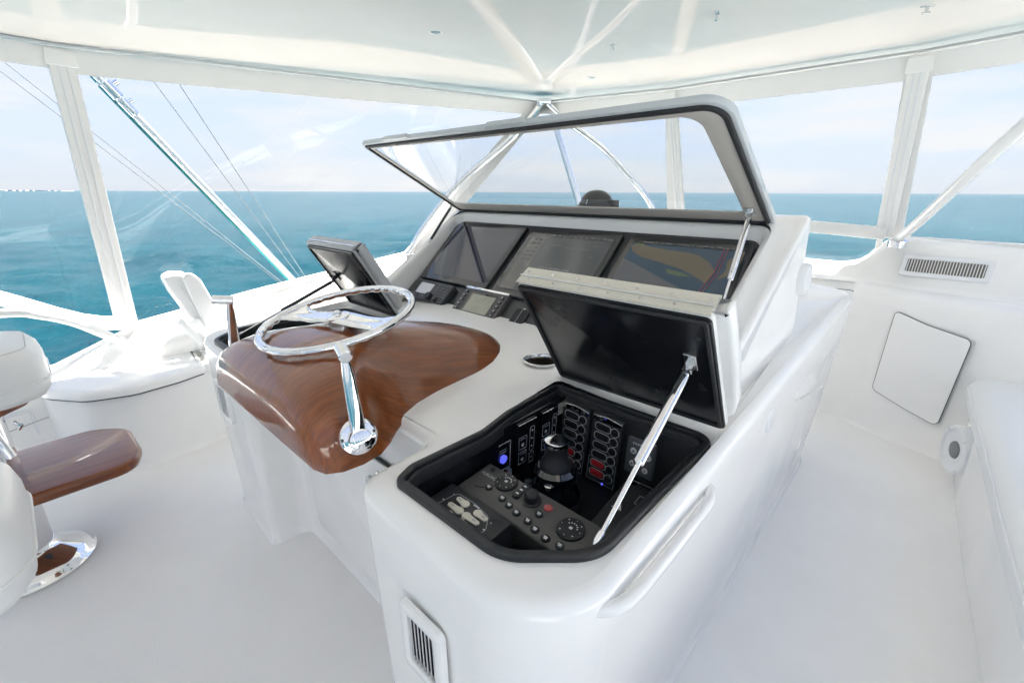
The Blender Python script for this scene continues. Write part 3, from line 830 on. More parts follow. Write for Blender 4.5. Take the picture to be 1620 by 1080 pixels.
# grab rail on the starboard side
MB().tube(spline([(-.30, .955, .812), (-.272, .945, .816), (-.252, .90, .818), (-.249, .80, .818), (-.249, .66, .816), (-.252, .56, .816), (-.272, .515, .813), (-.30, .505, .810)], 6), .0125, 12).build('grab_rail', 'gelcoat', con)
# side locker and round lamp on the starboard flank
lf = Fr((-.2815, 2.17, .70), (0, 1, 0), (0, 0, 1))
MB().slab(lf, rpoly([(-.36, .02), (.36, -.14), (.36, .12), (-.36, .15)], .04, 4), -.004, .003).build('panel_seam', 'grey_edge', con)
MB().slab(lf, rpoly([(-.353, .027), (.353, -.132), (.353, .113), (-.353, .143)], .036, 4), 0, .006, .003).build('side_panel', 'gelcoat', con)
MB().lathe(Fr((-.277, 1.46, .79), (0, 1, 0), (0, 0, 1)), [(.042, -.006), (.042, .004), (.034, .007), (.016, .004)], 24).build('courtesy_lamp', 'white_plastic', con)
MB().lathe(Fr((-.368, 2.0, 1.14), (0, 1, 0), (0, 0, 1)), [(.062, -.012), (.064, .014), (.056, .026), (.03, .03), (.012, .031)], 30).build('horn_cover', 'white_plastic', con)

# ------------------------------------------------------------------ folding hatch lids
def fold_lid(x0, x1, yb, zb, yt, zt_, flip, lab):
    """two leaves folded back to back; lower edge hinged at the opening, piano hinge along the upper edge"""
    vdir = V((0, yt - yb, zt_ - zb)); H_ = vdir.length
    fr = Fr(((x0 + x1) / 2, yb, zb), (1, 0, 0), vdir)     # normal points aft-up? checked below
    if fr.n.y > 0: fr = Fr(fr.o, (-1, 0, 0), vdir)
    W_ = x1 - x0
    A = rpoly([(-W_ / 2, 0), (W_ / 2, 0), (W_ / 2, H_), (-W_ / 2, H_)], [.015] * 4, 4)
    leaf = MB().slab(fr, A, -.014, -.001, .003, 2).build('hatch_lid', 'grey_edge' if flip < 0 else 'gelcoat', con); leaf['label'] = lab
    o_ = ccw(rpoly([(-W_ / 2 + .001, .001), (W_ / 2 - .001, .001), (W_ / 2 - .001, H_ - .004), (-W_ / 2 + .001, H_ - .004)], .014, 4))
    MB().slab(fr, o_, -.0005, .006, .003, 2).build('lid_liner', 'black_panel', leaf)
    MB().ring(fr, inset(o_, .006), inset(o_, .016), .005, .011, .003).build('lid_seal', 'rubber', leaf)
    B_ = rpoly([(-W_ / 2 - .002, .055), (W_ / 2 + .010, .02), (W_ / 2 + .024, H_ * .22), (W_ / 2 + .030, H_ * .6), (W_ / 2 + .028, H_ + .018), (W_ / 2 + .006, H_ - .010), (-W_ / 2 - .002, H_ + .002)], [.03, .03, .12, .3, .012, .05, .01], 6)
    sg = 1 if fr.u.x > 0 else -1
    B_ = [V((p.x * sg, p.y)) for p in B_]
    MB().slab(fr, ccw(B_), -.056, -.017, .012, 3, .012).build('outer_leaf', 'grey_edge' if flip < 0 else 'gelcoat', leaf)
    MB().slab(fr.at(0, H_ + .004, 0), rrect(W_ * .99, .004, 0), -.058, .002).build('hinge_leaf', 'cream' if flip > 0 else 'grey_edge', leaf)
    hf = Fr(fr.p(0, H_ + .006, -.028), fr.u, -fr.n)
    MB().slab(hf, rrect(W_ * .985, .050, .001), 0, .0025, .001, 1).build('piano_hinge', 'cream' if flip > 0 else 'grey_edge', leaf)
    MB().tube([hf.p(-W_ * .49, -.006, .003), hf.p(W_ * .49, -.006, .003)], .0042, 8).build('hinge_pin', 'stainless', leaf)
    if flip > 0:
        for k in range(7):
            t = -W_ * .46 + W_ * .92 * k / 6
            MB().lathe(hf.at(t, .011, .002), [(.0042, 0), (.0042, .0015), (.002, .002)], 10).build('screw', 'stainless', leaf)
            MB().lathe(hf.at(t + .02, -.018, .002), [(.0036, 0), (.0036, .0015), (.002, .002)], 10).build('screw', 'stainless', leaf)
    return leaf, fr, H_
LF, lfr, LH = fold_lid(-.835, -.305, 1.135, .876, .915, 1.215, 1, 'black lined folding hatch lid standing open over the switch tray')
def strut(parent, a, b, split, r1, r2, m1='chrome', m2='chrome', bracket=None):
    a, b = V(a), V(b); d = (b - a).normalized(); L_ = (b - a).length
    c = a + d * L_ * split
    s = MB().tube([a + d * .018, a + d * .02, c - d * .004, c], [r1 * .8, r1, r1, r1 * .7], 16).build('gas_strut', m1, parent)
    MB().tube([c - d * .002, b - d * .02], r2, 12).build('strut_rod', m2, s) if False else MB().tube([c - d * .002, b - d * .02], r2, 12).build('strut_rod', m2, parent)
    for q, e_ in ((a, d), (b, -d)):
        MB().tube([q - e_ * .004, q + e_ * .004, q + e_ * .020, q + e_ * .026], [r2 * 1.4, r2 * 1.9, r2 * 1.7, r2 * 1.2], 12).build('strut_end', m2, parent)
    return s
sa = lfr.p(.0, 0, 0)
loc = lambda x, v_, c_: lfr.p((x - lfr.o.x) * (1 if lfr.u.x > 0 else -1), v_, c_)
p_top = loc(-.365, .245, .028); p_bot = V((-.345, .598, .842))
strut(LF, p_top, p_bot, .60, .0115, .0052)
b = MB(); bf = Fr(loc(-.365, .251, .006), lfr.u, lfr.v)
b.slab(bf, rrect(.030, .050, .003), 0, .004, .001, 1); b.slab(bf, rrect(.022, .014, .002, 2, 0, -.008), .003, .026, .002, 1)
b.build('strut_bracket', 'stainless', LF)
MB().slab(Fr((-.338, .596, .835)), rrect(.018, .04, .003), 0, .008, .002).build('strut_foot', 'stainless', LF)

LP, pfr, PH = fold_lid(-2.29, -1.84, 1.175, .878, .975, 1.208, -1, 'grey edged folding hatch lid standing open beyond the wheel')
locp = lambda x, v_, c_: pfr.p((x - pfr.o.x) * (1 if pfr.u.x > 0 else -1), v_, c_)
pt = locp(-2.20, .19, .03); pb = V((-2.20, .58, .842))
strut(LP, pt, pb, .58, .0085, .0042, 'dark_grey', 'stainless')
b = MB(); bf = Fr(locp(-2.20, .20, .006), pfr.u, pfr.v); b.slab(bf, rrect(.03, .05, .003), 0, .004); b.slab(bf, rrect(.02, .014, .002), .003, .03)
b.build('strut_bracket', 'dark_grey', LP)

# ------------------------------------------------------------------ glass lid over the displays
GF = Fr((-1.345, 1.90, 1.352), (1, 0, 0), (0, 1.29 - 1.90, 1.672 - 1.352))
GL = .705
# the frame normal points forward-down; work on the aft/under side with negative offsets
ol = [(-.865, -.012), (.885, -.012), (.885, GL), (-.865, GL)]
g_out = ccw(rpoly(ol, [.04, .035, .075, .02], 8))
def gin(d, r_): return ccw(rpoly([(-.865 + d, -.012 + d), (.885 - d, -.012 + d), (.885 - d, GL - d), (-.865 + d, GL - d)], r_, 8))
sgn = 1 if GF.n.y < 0 else -1      # side that faces the camera
def gz(a, b): return (a, b) if sgn > 0 else (-b, -a)
glid = MB().ring(GF, g_out, gin(.016, [.03, .025, .062, .012]), *gz(-.010, .010), .004).build('glass_lid', 'lid_frame', con); glid['label'] = 'raised glass lid with grey frame over the displays'
MB().ring(GF, gin(.014, [.03, .025, .064, .014]), gin(.030, [.02, .02, .048, .006]), *gz(.004, .018), .005).build('gasket', 'rubber', glid)
bi = ccw(rpoly([(-.865 + .055, .09), (.885 - .092, .085), (.885 - .092, GL - .055), (-.865 + .055, GL - .045)], [.012, .012, .06, .01], 8))
MB().ring(GF, gin(.029, [.02, .02, .05, .008]), bi, *gz(.004, .010), .002).build('border', 'lid_border', glid)
pn = inset(gin(.02, [.03, .025, .06, .012]), 0)
MB().add([GF.p(p.x, p.y, sgn * .002) for p in pn], [tuple(range(len(pn)))]).build('pane', 'clear_acrylic', glid)
for s0, s1 in ((.12, .23), (.51, .62)):
    MB().slab(GF.at(-.865 + 1.75 * (s0 + s1) / 2, GL + .004), rrect(1.75 * (s1 - s0), .012, .005), *gz(-.009, .009)).build('edge_pull', 'lid_frame', glid)
# its two struts
ga = GF.p(.885 - .068, .085, sgn * .022); gb = V((-.462, 1.405, 1.022))
strut(glid, ga, gb, .56, .0105, .0046)
b = MB(); bf = GF.at(.885 - .068, .10, sgn * .011); b.slab(bf, rrect(.035, .055, .003), *gz(0, .004)); b.slab(bf, rrect(.02, .014, .002), *gz(.003, .024)); b.build('strut_bracket', 'stainless', glid)
ga = GF.p(-.865 + .03, .085, sgn * .022); gb = V((-2.17, 1.49, 1.02))
strut(glid, ga, gb, .52, .0075, .0036, 'dark_grey', 'stainless')
MB().slab(Fr(gb + V((0, .012, -.008)), (1, 0, 0), (0, .38, .337)), rrect(.022, .05, .003), -.01, .008, .002).build('strut_bracket', 'stainless', glid)

# ================================================================== WOODEN POD, WHEEL, LEVERS
pod = thing('steering_pod', (-1.30, .7, .80), 'varnished mahogany steering pod in the centre of the console', 'steering pod')
NS = 40
def pod_ring(y, wd, zb, h_, ex, fl=.0, cx=-1.285):
    out = []
    for k in range(NS + 1):
        t = math.pi * k / NS; c, s = math.cos(t), math.sin(t)
        zz_ = h_ * abs(s) ** (2 / (ex * .95)); q = max(0, 1 - zz_ / h_)
        xx = math.copysign((wd - fl) * abs(c) ** (2 / ex) + fl * q ** 2.2, c) if abs(c) > 1e-9 else 0
        out.append(V((cx + xx, y, zb + zz_)))
    return out
key = [(.336, .270, .880, .062, 2.8, 0), (.339, .312, .862, .096, 3.2, 0), (.348, .342, .846, .130, 3.6, 0), (.366, .364, .835, .160, 4.0, 0), (.40, .379, .831, .186, 4.0, .01), (.45, .385, .831, .204, 3.8, .03),
       (.50, .380, .834, .214, 3.5, .06), (.54, .358, .838, .218, 3.2, .085), (.58, .326, .842, .219, 3.0, .095), (.63, .292, .846, .216, 2.8, .09), (.70, .262, .849, .206, 2.6, .08), (.80, .240, .851, .186, 2.5, .07),
       (.90, .226, .852, .164, 2.4, .06), (1.0, .214, .854, .139, 2.35, .05), (1.08, .198, .856, .113, 2.3, .04), (1.15, .168, .858, .085, 2.2, .03), (1.20, .130, .860, .060, 2.1, .02), (1.23, .086, .862, .038, 2.0, .01), (1.245, .04, .864, .018, 2.0, 0)]
stn = []
for i in range(len(key) - 1):
    for j in range(2):
        stn.append(tuple(lerp(p_, q_, j / 2) for p_, q_ in zip(key[i], key[i + 1])))
stn.append(key[-1])
rings = [pod_ring(*s_) for s_ in stn]
MB().loft(rings).build('pod_shell', 'mahogany', pod, 80)
MB().lathe(Fr((-1.29, .66, 1.045), (1, 0, 0), (0, .97, .2)), [(.070, -.03), (.062, .004), (.045, .012), (.032, .022), (.028, .036)], 28).build('column_boss', 'mahogany', pod, 60)

ta = R(12); WF = Fr((-1.30, .62, 1.09), (1, 0, 0), (0, math.cos(ta), math.sin(ta)))
RW = .225; n_t = 140; rings = []
for k in range(n_t):
    t = 2 * math.pi * k / n_t; sc = .5 + .5 * math.cos(34 * t)
    ring = []
    for j in range(14):
        a = 2 * math.pi * j / 14
        rx = .0118 if math.cos(a) > 0 else .0118 + .004 * sc - .002
        ring.append(WF.p((RW + rx * math.cos(a)) * math.cos(t), (RW + rx * math.cos(a)) * math.sin(t), .0110 * math.sin(a) - (.003 * sc if math.sin(a) < -.3 else 0)))
    rings.append(ring)
rings.append(rings[0])
wh = MB().loft(rings, False, False).build('steering_wheel', 'chrome', pod, 70); wh['label'] = 'polished steel steering wheel with scalloped rim'
for s in (0, math.pi):
    f2 = WF.rot(s + R(14)); st_ = []
    for q, wd, zz_ in [(.0, .034, -.004), (.04, .036, -.006), (.10, .034, -.012), (.16, .036, -.012), (.195, .050, -.008), (.218, .066, -.003)]:
        st_.append([f2.p(q, -wd, zz_), f2.p(q, -wd * .8, zz_ + .007), f2.p(q, -wd * .4, zz_ + .004), f2.p(q, wd * .4, zz_ + .004), f2.p(q, wd * .8, zz_ + .007), f2.p(q, wd, zz_), f2.p(q, wd * .8, zz_ - .007), f2.p(q, -wd * .8, zz_ - .007)])
    MB().loft(st_).build('spoke', 'chrome', wh, 60)
MB().lathe(WF, [(.030, -.06), (.030, -.012), (.034, -.010), (.034, .002), (.016, .006)], 26).build('hub', 'chrome', wh)
MB().lathe(WF, [(.013, .004), (.013, .012), (.010, .017), (.004, .019)], 6).build('hub_nut', 'stainless', wh)

def lever(label, sx):
    cx = -1.285 + .384 * sx
    root = thing('throttle_lever', (cx, .45, .88), label, 'lever', 'polished control levers either side of the wheel')
    nrm = V((sx * 1.0, -.30, .28)).normalized(); u = V((0, 1, 0)) - nrm * nrm.y; vv = nrm.cross(u)
    fr = Fr((cx + .004 * sx, .440, .912), u, vv)
    if fr.n.dot(nrm) < 0: fr = Fr(fr.o, -fr.u, fr.v)
    MB().lathe(fr, [(.040, -.02), (.044, .002), (.044, .008), (.038, .016), (.024, .019)], 34).build('base_plate', 'chrome', root)
    MB().lathe(fr, [(.026, .014), (.026, .034), (.024, .041), (.018, .044)], 30).build('hub', 'chrome', root)
    for s in (-1, 1):
        MB().lathe(fr.at(.031 * s, .004, .010), [(.0075, 0), (.0075, .006), (.004, .007)], 12).build('bolt', 'dark_grey', root)
    a = fr.p(0, 0, .028); top = V((cx - .002 * sx, .434, 1.112))
    d = (top - a); ln = d.length; d.normalize(); sd_ = V((sx, 0, 0)); sd_ = (sd_ - d * d.dot(sd_)).normalized(); fw = d.cross(sd_)
    rings = []
    for q, wa, wb in [(.0, .018, .011), (.05, .0175, .0105), (.10, .0155, .0095), (.15, .0135, .0085), (ln - .02, .0105, .0075), (ln, .0095, .007)]:
        c = a + d * q; ring = []
        for k in range(16):
            t = 2 * math.pi * k / 16; e_ = 2 / 2.3
            ring.append(c + fw * math.copysign(abs(math.cos(t)) ** e_, math.cos(t)) * wa + sd_ * math.copysign(abs(math.sin(t)) ** e_, math.sin(t)) * wb)
        rings.append(ring)
    MB().loft(rings).build('arm', 'chrome', root, 50)
    ax = V((-.9 * sx, .25, .16)).normalized() if sx > 0 else V((-.35, -.75, .1)).normalized()
    if sx > 0: p0, p1 = top - ax * .012, top + ax * .040
    else: p0, p1 = top - ax * .012, top + ax * .045
    MB().tube([p0 - ax * .002, p0, p1, p1 + ax * .002], [.0125, .0145, .0145, .0125], 20).build('grip', 'chrome', root)
lever('polished control lever on the near flank of the wooden pod', 1)
lever('polished control lever beyond the wheel on the far flank of the pod', -1)

# ================================================================== COMPASS
cp = thing('compass', (-1.36, 2.1, 1.37), 'black domed compass on top of the screen housing', 'compass')
cf_ = Fr((-1.36, 2.1, 1.366))
MB().lathe(cf_, [(.115, 0), (.115, .010), (.108, .016), (.092, .020), (.090, .034), (.084, .036)], 40).build('base', 'black_moulding', cp)
MB().lathe(cf_, [(.083 * math.cos(t), .036 + .062 * math.sin(t)) for t in [i * math.pi / 2 / 9 for i in range(9)]] + [(.002, .098)], 40).build('dome', 'glass_black', cp, 80)
MB().slab(cf_.at(.098, .01, .012), rrect(.034, .05, .006), 0, .036, .006).build('lamp_hood', 'black_moulding', cp)
MB().slab(Fr((-1.36, 2.012, 1.404), (1, 0, 0), (0, .5, 1)), rrect(.004, .028, .001), 0, .002).build('lubber_line', 'print_white', cp)

# ================================================================== INSTRUMENTS ON THE PANEL
def flat(fr, pts, z, name, material, parent):
    pts = [V(p) for p in pts]
    return MB().add([fr.p(p.x, p.y, z) for p in ccw(pts)], [tuple(range(len(pts)))]).build(name, material, parent)
def outline(fr, o_, wd, z, name, material, parent, th=.0006):
    o_ = ccw(o_); return MB().ring(fr, o_, inset(o_, wd), z, z + th).build(name, material, parent)

def display(label, x0, x1, v0, v1):
    fr = PF.at((x0 + x1) / 2, (v0 + v1) / 2); W_, H_ = x1 - x0, v1 - v0
    root = thing('chart_display', fr.p(0, -H_ / 2, 0), label, 'display', 'displays in the instrument panel')
    MB().slab(fr, rrect(W_, H_, .012, 4), .0005, .024, .006).build('bezel', 'bezel_glass', root)
    g = fr.at(0, 0, .0242)
    return root, g, W_, H_
# left: switched off, deep blue-black
root, g, W_, H_ = display('dark switched off display nearest the port cheek', -2.115, -1.592, .085, .515)
flat(g, rrect(W_ - .05, H_ - .07, .002, 2, 0, .0), .0004, 'screen', 'screen_dark', root)
# centre: dim grey page with a column of soft keys and two lines of text
root, g, W_, H_ = display('dim grey display in the middle with a pale key column', -1.552, -1.030, .080, .505)
sc = flat(g, rrect(W_ - .05, H_ - .07, .002, 2), .0004, 'screen', 'screen_grey', root)
flat(g, rrect(.085, H_ - .075, .001, 2, -W_ / 2 + .085, 0), .0008, 'key_column', 'screen_bar', root)
for k in range(6):
    for c in (0, 1):
        flat(g, rrect(.024, .012, .003, 2, -W_ / 2 + .070 + .033 * c, H_ / 2 - .075 - .026 * k), .0012, 'soft_key', 'screen_grey', root)
random.seed(3)
for r_, y in enumerate((-.028, -.046)):
    x = -.075
    while x < .085:
        wl = random.uniform(.008, .03); flat(g, rrect(wl, .0065, .001, 2, x + wl / 2, y), .0012, 'text_line', 'screen_text', root); x += wl + .006
for (x, y, wl) in [(-.02, -.008, .03), (.03, .10, .05), (.12, .10, .05), (-.05, .11, .06), (.16, .125, .03), (.17, .06, .03)]:
    flat(g, rrect(wl, .005, .001, 2, x, y), .0012, 'text_line', 'screen_bar', root)
flat(g, rrect(W_ - .05, .016, .001, 2, 0, H_ / 2 - .043), .0010, 'status_bar', 'glass_black', root)
for k in range(15): flat(g, rrect(.012 + .006 * (k % 3), .004, .001, 2, -W_ / 2 + .045 + .031 * k, H_ / 2 - .043 + .002 * (k % 2)), .0014, 'status_icon', 'screen_text', root)
# right: chart
root, g, W_, H_ = display('chart display with tan land and blue water next to the starboard cheek', -.990, -.490, .080, .510)
a, b_ = W_ / 2 - .025, H_ / 2 - .035
flat(g, [(-a, -b_), (a, -b_), (a, b_), (-a, b_)], .0004, 'screen', 'chart_blue', root)
flat(g, [(-a, -b_), (.10, -b_), (.135, -.10), (.12, -.055), (.06, -.035), (.0, -.012), (-.08, .02), (-.16, .052), (-a, .075)], .0008, 'shallow_water', 'chart_pale', root)
flat(g, [(-a, .150), (-.205, .118), (-.15, .09), (-.08, .078), (-.01, .062), (.04, .05), (.08, .03), (.12, .012), (.142, .0), (.155, .06), (.12, .10), (.07, .128), (.03, .135), (-.06, .142), (-.14, .150), (-.19, .162)], .0012, 'land', 'chart_land', root)
flat(g, [(-.03, .046), (.04, .036), (.085, .022), (.03, .018), (-.01, .024)], .0016, 'green_area', 'chart_green', root)
flat(g, [(-a, .175), (-.205, .150), (-.16, .150), (-.19, .178)], .0016, 'green_area', 'chart_green', root)
flat(g, [(.172, .02), (.20, .04), (a, .12), (a, .165), (.205, .155), (.18, .11), (.19, .07)], .0012, 'land', 'chart_land', root)
flat(g, rrect(2 * a, .016, .001, 2, 0, b_ - .009), .0016, 'status_bar', 'glass_black', root)
for k in range(17): flat(g, rrect(.010 + .008 * (k % 3), .004, .001, 2, -a + .03 + .025 * k, b_ - .009 + .002 * (k % 2)), .0020, 'status_icon', 'screen_text', root)
for P_ in ([(-.15, -.02), (-.10, -.09), (-.06, -.14)], [(.015, -.05), (-.03, -.10), (-.07, -.15)], [(.05, -.045), (.055, -.09), (.11, -.095), (.10, -.12)], [(.02, -.06), (.0, -.12)]):
    MB().tube([g.p(q[0], q[1], .0012) for q in P_], .0009, 4).build('depth_line', 'chart_line', root)
for x in (.150, .163):
    MB().tube([g.p(x, .17, .0018), g.p(x + .004, .05, .0018), g.p(x - .02, -.06, .0018)], .0012, 4).build('track_line', 'print_red', root)

# radio
rf = PF.at(-1.95, .003)
rad = thing('marine_radio', rf.p(0, -.06, 0), 'black marine radio with keypad and round knob left of the grey instrument', 'radio')
RO = rpoly([(-.165, -.058), (.162, -.063), (.165, .062), (-.160, .066)], [.02, .012, .012, .03], 5)
MB().slab(rf, RO, .0005, .034, .008, 3).build('case', 'dark_grey', rad)
RT = rf.at(0, 0, .0342)
outline(RT, ccw(inset(ccw(RO), .006)), .0035, -.001, 'trim', 'grey_pad', rad, .0022)
flat(RT, rrect(.112, .068, .003, 3, -.035, .010), .0006, 'radio_screen', 'lcd_pale', rad)
for k in range(8): MB().slab(RT.at(-.122, .048 - .0095 * k), rrect(.040, .003, .001, 2), -.001, .001).build('speaker_slot', 'button_black', rad)
for r_ in range(5):
    for c in range(5):
        MB().slab(RT.at(.060 + .020 * c, .046 - .0165 * r_), rrect(.014, .0095, .003, 2), 0, .003, .001, 1).build('key', 'grey_pad', rad)
for c in range(4): MB().slab(RT.at(-.085 + .024 * c, -.040), rrect(.015, .008, .003, 2), 0, .003, .001, 1).build('key', 'grey_pad', rad)
MB().slab(RT.at(-.135, -.040), circ(.008, 12), 0, .004, .001, 1).build('distress_key', 'led_red', rad)
MB().lathe(RT.at(.050, -.040), [(.022, 0), (.021, .022), (.018, .025)], 22).build('knob', 'button_black', rad)
MB().lathe(RT.at(.098, -.045), [(.014, 0), (.013, .014), (.011, .016)], 20).build('knob', 'button_black', rad)

# square instrument with a silver top edge
af = PF.at(-1.562, .005)
ap = thing('autopilot_display', af.p(0, -.07, 0), 'square grey instrument with silver top edge and grey green screen', 'instrument')
MB().slab(af, rrect(.292, .150, .006, 3), .0005, .026, .004).build('case', 'grey_plastic', ap)
MB().slab(af, rrect(.292, .013, .002, 2, 0, .0755), .001, .030, .003).build('silver_edge', 'chrome', ap)
AT = af.at(0, 0, .0262)
MB().slab(AT, rrect(.178, .116, .003, 2, .0, -.004), -.001, .0006).build('window', 'glass_black', ap)
flat(AT, rrect(.160, .104, .002, 2, .006, -.008), .0010, 'lcd_screen', 'lcd', ap)
text('547', AT.at(-.005, .008, .0012), .050, 'reading', 'lcd_digit', ap)
for k in range(3): flat(AT, rrect(.05, .004, .001, 2, .0, -.026 - .010 * k), .0014, 'text_line', 'lcd_digit', ap)
for s in (-1, 1):
    for k in range(5):
        c = AT.at(s * .122, .050 - .026 * k)
        MB().slab(c, rrect(.018, .015, .006, 3), 0, .006, .002, 2).build('key', 'button_black', ap)
        outline(c, circ(.0052, 10), .0018, .006, 'key_mark', 'print_white', ap)
# small keypad
kf = PF.at(-1.305, -.010)
kp = thing('keypad', kf.p(0, -.04, 0), 'small flat black keypad on the instrument panel', 'keypad')
MB().slab(kf, rrect(.080, .098, .010, 4), .0005, .013, .004).build('case', 'dark_grey', kp)
KT = kf.at(0, 0, .0132)
for r_ in range(7):
    for c in range(2): MB().slab(KT.at(-.019 + .038 * c, .034 - .0115 * r_), rrect(.032, .0085, .002, 2), 0, .002, .0008, 1).build('key', 'button_black', kp)
MB().slab(KT, rrect(.0015, .08, 0, 2), 0, .0025).build('divider', 'print_grey', kp)
flat(KT, rrect(.010, .006, .001, 2, .008, .0435), .001, 'mark', 'print_white', kp)
# two panel buttons near the lid
for (x, y, nm) in [(-1.165, .018, 'upper round panel button beside the open black lid'), (-1.185, -.034, 'lower round panel button beside the open black lid')]:
    fr = PF.at(x, y); bt = thing('panel_button', fr.p(0, 0, 0), nm, 'button', 'round buttons on the instrument panel')
    MB().lathe(fr, [(.013, .0005), (.013, .006), (.010, .008)], 18).build('cap', 'button_black', bt)
    outline(fr, circ(.0075, 14), .002, .008, 'mark', 'print_white', bt)

# ================================================================== CONTROLS IN THE OPEN TRAY
TZ = .755
# floor of the tray: shelf at the aft end, deep well round the joystick
MB().slab(Fr((0, 0, .592)), inset(op, .036), 0, .008).build('tray_floor', 'black_moulding', con)
MB().slab(Fr((-.555, .592, .598)), rrect(.40, .20, .02), 0, .109, .003).build('tray_shelf', 'black_moulding', con)
MB().slab(Fr((-.405, .83, .598)), rrect(.10, .26, .01), 0, .109, .003).build('tray_shelf', 'black_moulding', con)
MB().lathe(Fr((-.60, .81, .598)), [(.074, 0), (.070, .10), (.066, .109)], 30).build('joystick_plinth', 'black_moulding', con)
# long remote keypad
rc = thing('remote_keypad', (-.575, .655, .706), 'long dark grey keypad with round dials across the open tray', 'remote control')
RF_ = Fr((-.562, .660, .716), (1, -.02, 0), (0, 1, .12))
RC = rpoly([(-.180, -.058), (.165, -.058), (.185, -.02), (.178, .058), (-.180, .058)], [.008, .035, .035, .03, .008], 5)
MB().slab(RF_, RC, 0, .062, .008, 3).build('case', 'grey_plastic', rc)
K = RF_.at(0, 0, .0622)
text('FURUNO', K.at(-.140, .018), .0125, 'brand_text', 'print_white', rc)
MB().tube([K.p(-.150 + .052 * math.cos(t), .030 + .058 * math.sin(t), 0) for t in [R(-80) + R(85) * k / 10 for k in range(11)]], .0022, 5).build('crescent', 'dark_grey', rc)
MB().slab(K.at(-.150, .040), circ(.007, 14), 0, .0015).build('emblem', 'button_black', rc)
def dial(x, y, r_):
    c = K.at(x, y); d = MB().lathe(c, [(r_, 0), (r_ * .97, .0045), (r_ * .85, .006), (r_ * .3, .0045)], 30).build('dial', 'button_black', rc)
    for k in range(8):
        t = k * math.pi / 4
        flat(c, circ(.0017 if k % 2 else .0012, 6, r_ * .74 * math.cos(t), r_ * .74 * math.sin(t)), .0068, 'dial_mark', 'print_white', d)
    flat(c, rrect(.008, .007, .002, 2), .0062, 'dial_icon', 'print_white', d)
    for k in range(6):
        t = R(20) + k * R(24); flat(c, rrect(.003, .003, .0005, 1, r_ * .45 * math.cos(t), r_ * .45 * math.sin(t)), .0066, 'dial_mark', 'print_white', d)
dial(-.088, .026, .029); dial(.120, .008, .031)
MB().slab(K.at(-.040, .028), rpoly([(-.013, -.026), (.013, -.026), (.008, 0), (.013, .026), (-.013, .026), (-.008, 0)], .008, 3), 0, .005, .002).build('rocker', 'button_black', rc)
for y in (-.014, .0, .014): flat(K.at(-.040, .028), rrect(.009, .0045, .001, 1, 0, y), .0055, 'key_mark', 'print_white', rc)
for (x, y, mt) in [(-.110, -.012, 0), (-.058, -.018, 0), (-.030, -.024, 0), (-.002, -.030, 0), (.040, -.002, 0), (.034, -.032, 0), (.062, -.040, 0), (.094, -.044, 0), (.128, -.040, 0), (.044, .026, 1)]:
    c = K.at(x, y); kb = MB().slab(c, circ(.0105, 18, ry=.0095), 0, .004, .002, 2).build('key', 'button_black' if not mt else 'led_red', rc)
    if not mt:
        flat(c, rrect(.010, .0028, .0005, 1, 0, .002), .0046, 'key_mark', 'print_white', kb); flat(c, rrect(.008, .0028, .0005, 1, .001, -.0018), .0046, 'key_mark', 'print_white', kb)
MB().lathe(K.at(.002, .020), [(.021, 0), (.021, .003), (.017, .005), (.0165, .022), (.013, .026), (.006, .027)], 26).build('track_knob', 'button_black', rc)
MB().box((-.565, .70, .716), (.30, .006, .02)).build('gasket_strip', 'rubber', rc)

# trim tab pad with cream keys
tp = thing('trim_keypad', (-.665, .532, .706), 'small black keypad with six cream teardrop keys in the near corner of the tray', 'keypad')
TF = Fr((-.640, .540, .712), (1, -.02, 0), (0, 1, .10))
MB().slab(TF, rrect(.20, .104, .004, 3), -.008, .072, .004).build('case', 'black_moulding', tp)
TT = TF.at(0, 0, .0725)
outline(TT, ccw(rpoly([(-.072, -.036), (.066, -.036), (.074, 0), (.05, .030), (.0, .038), (-.06, .036)], .015, 4)), .0012, 0, 'trim_line', 'print_grey', tp)
def tear(x, y, ang, L_):
    pts = [V((.0115 * math.cos(t), .0100 * math.sin(t))) for t in [R(50 + 26 * k) for k in range(11)]]
    pts += [V((L_, -.0058)), V((L_ + .004, 0)), V((L_, .0058))]
    c = TT.at(x, y).rot(ang)
    k_ = MB().slab(c, pts, 0, .0032, .0012, 2).build('key', 'cream', tp)
    flat(c, rrect(.010, .0035, .0005, 1, L_ * .66, 0), .0040, 'key_mark', 'print_grey', k_)
for (x, y, a, l_) in [(-.018, .022, R(176), .026), (-.012, .000, R(180), .034), (-.022, -.022, R(184), .028), (.026, .021, R(-4), .028), (.012, .000, R(0), .036), (.014, -.021, R(4), .028)]: tear(x, y, a, l_)
for (x, y, wl) in [(-.063, .026, .003), (-.068, 0, .006), (-.066, -.026, .003), (.068, .020, .003), (.070, -.002, .006), (.062, -.027, .003), (.008, .033, .02), (.0, -.032, .014)]:
    flat(TT, rrect(wl, .003, .0008, 1, x, y), .0012, 'print', 'print_white', tp)

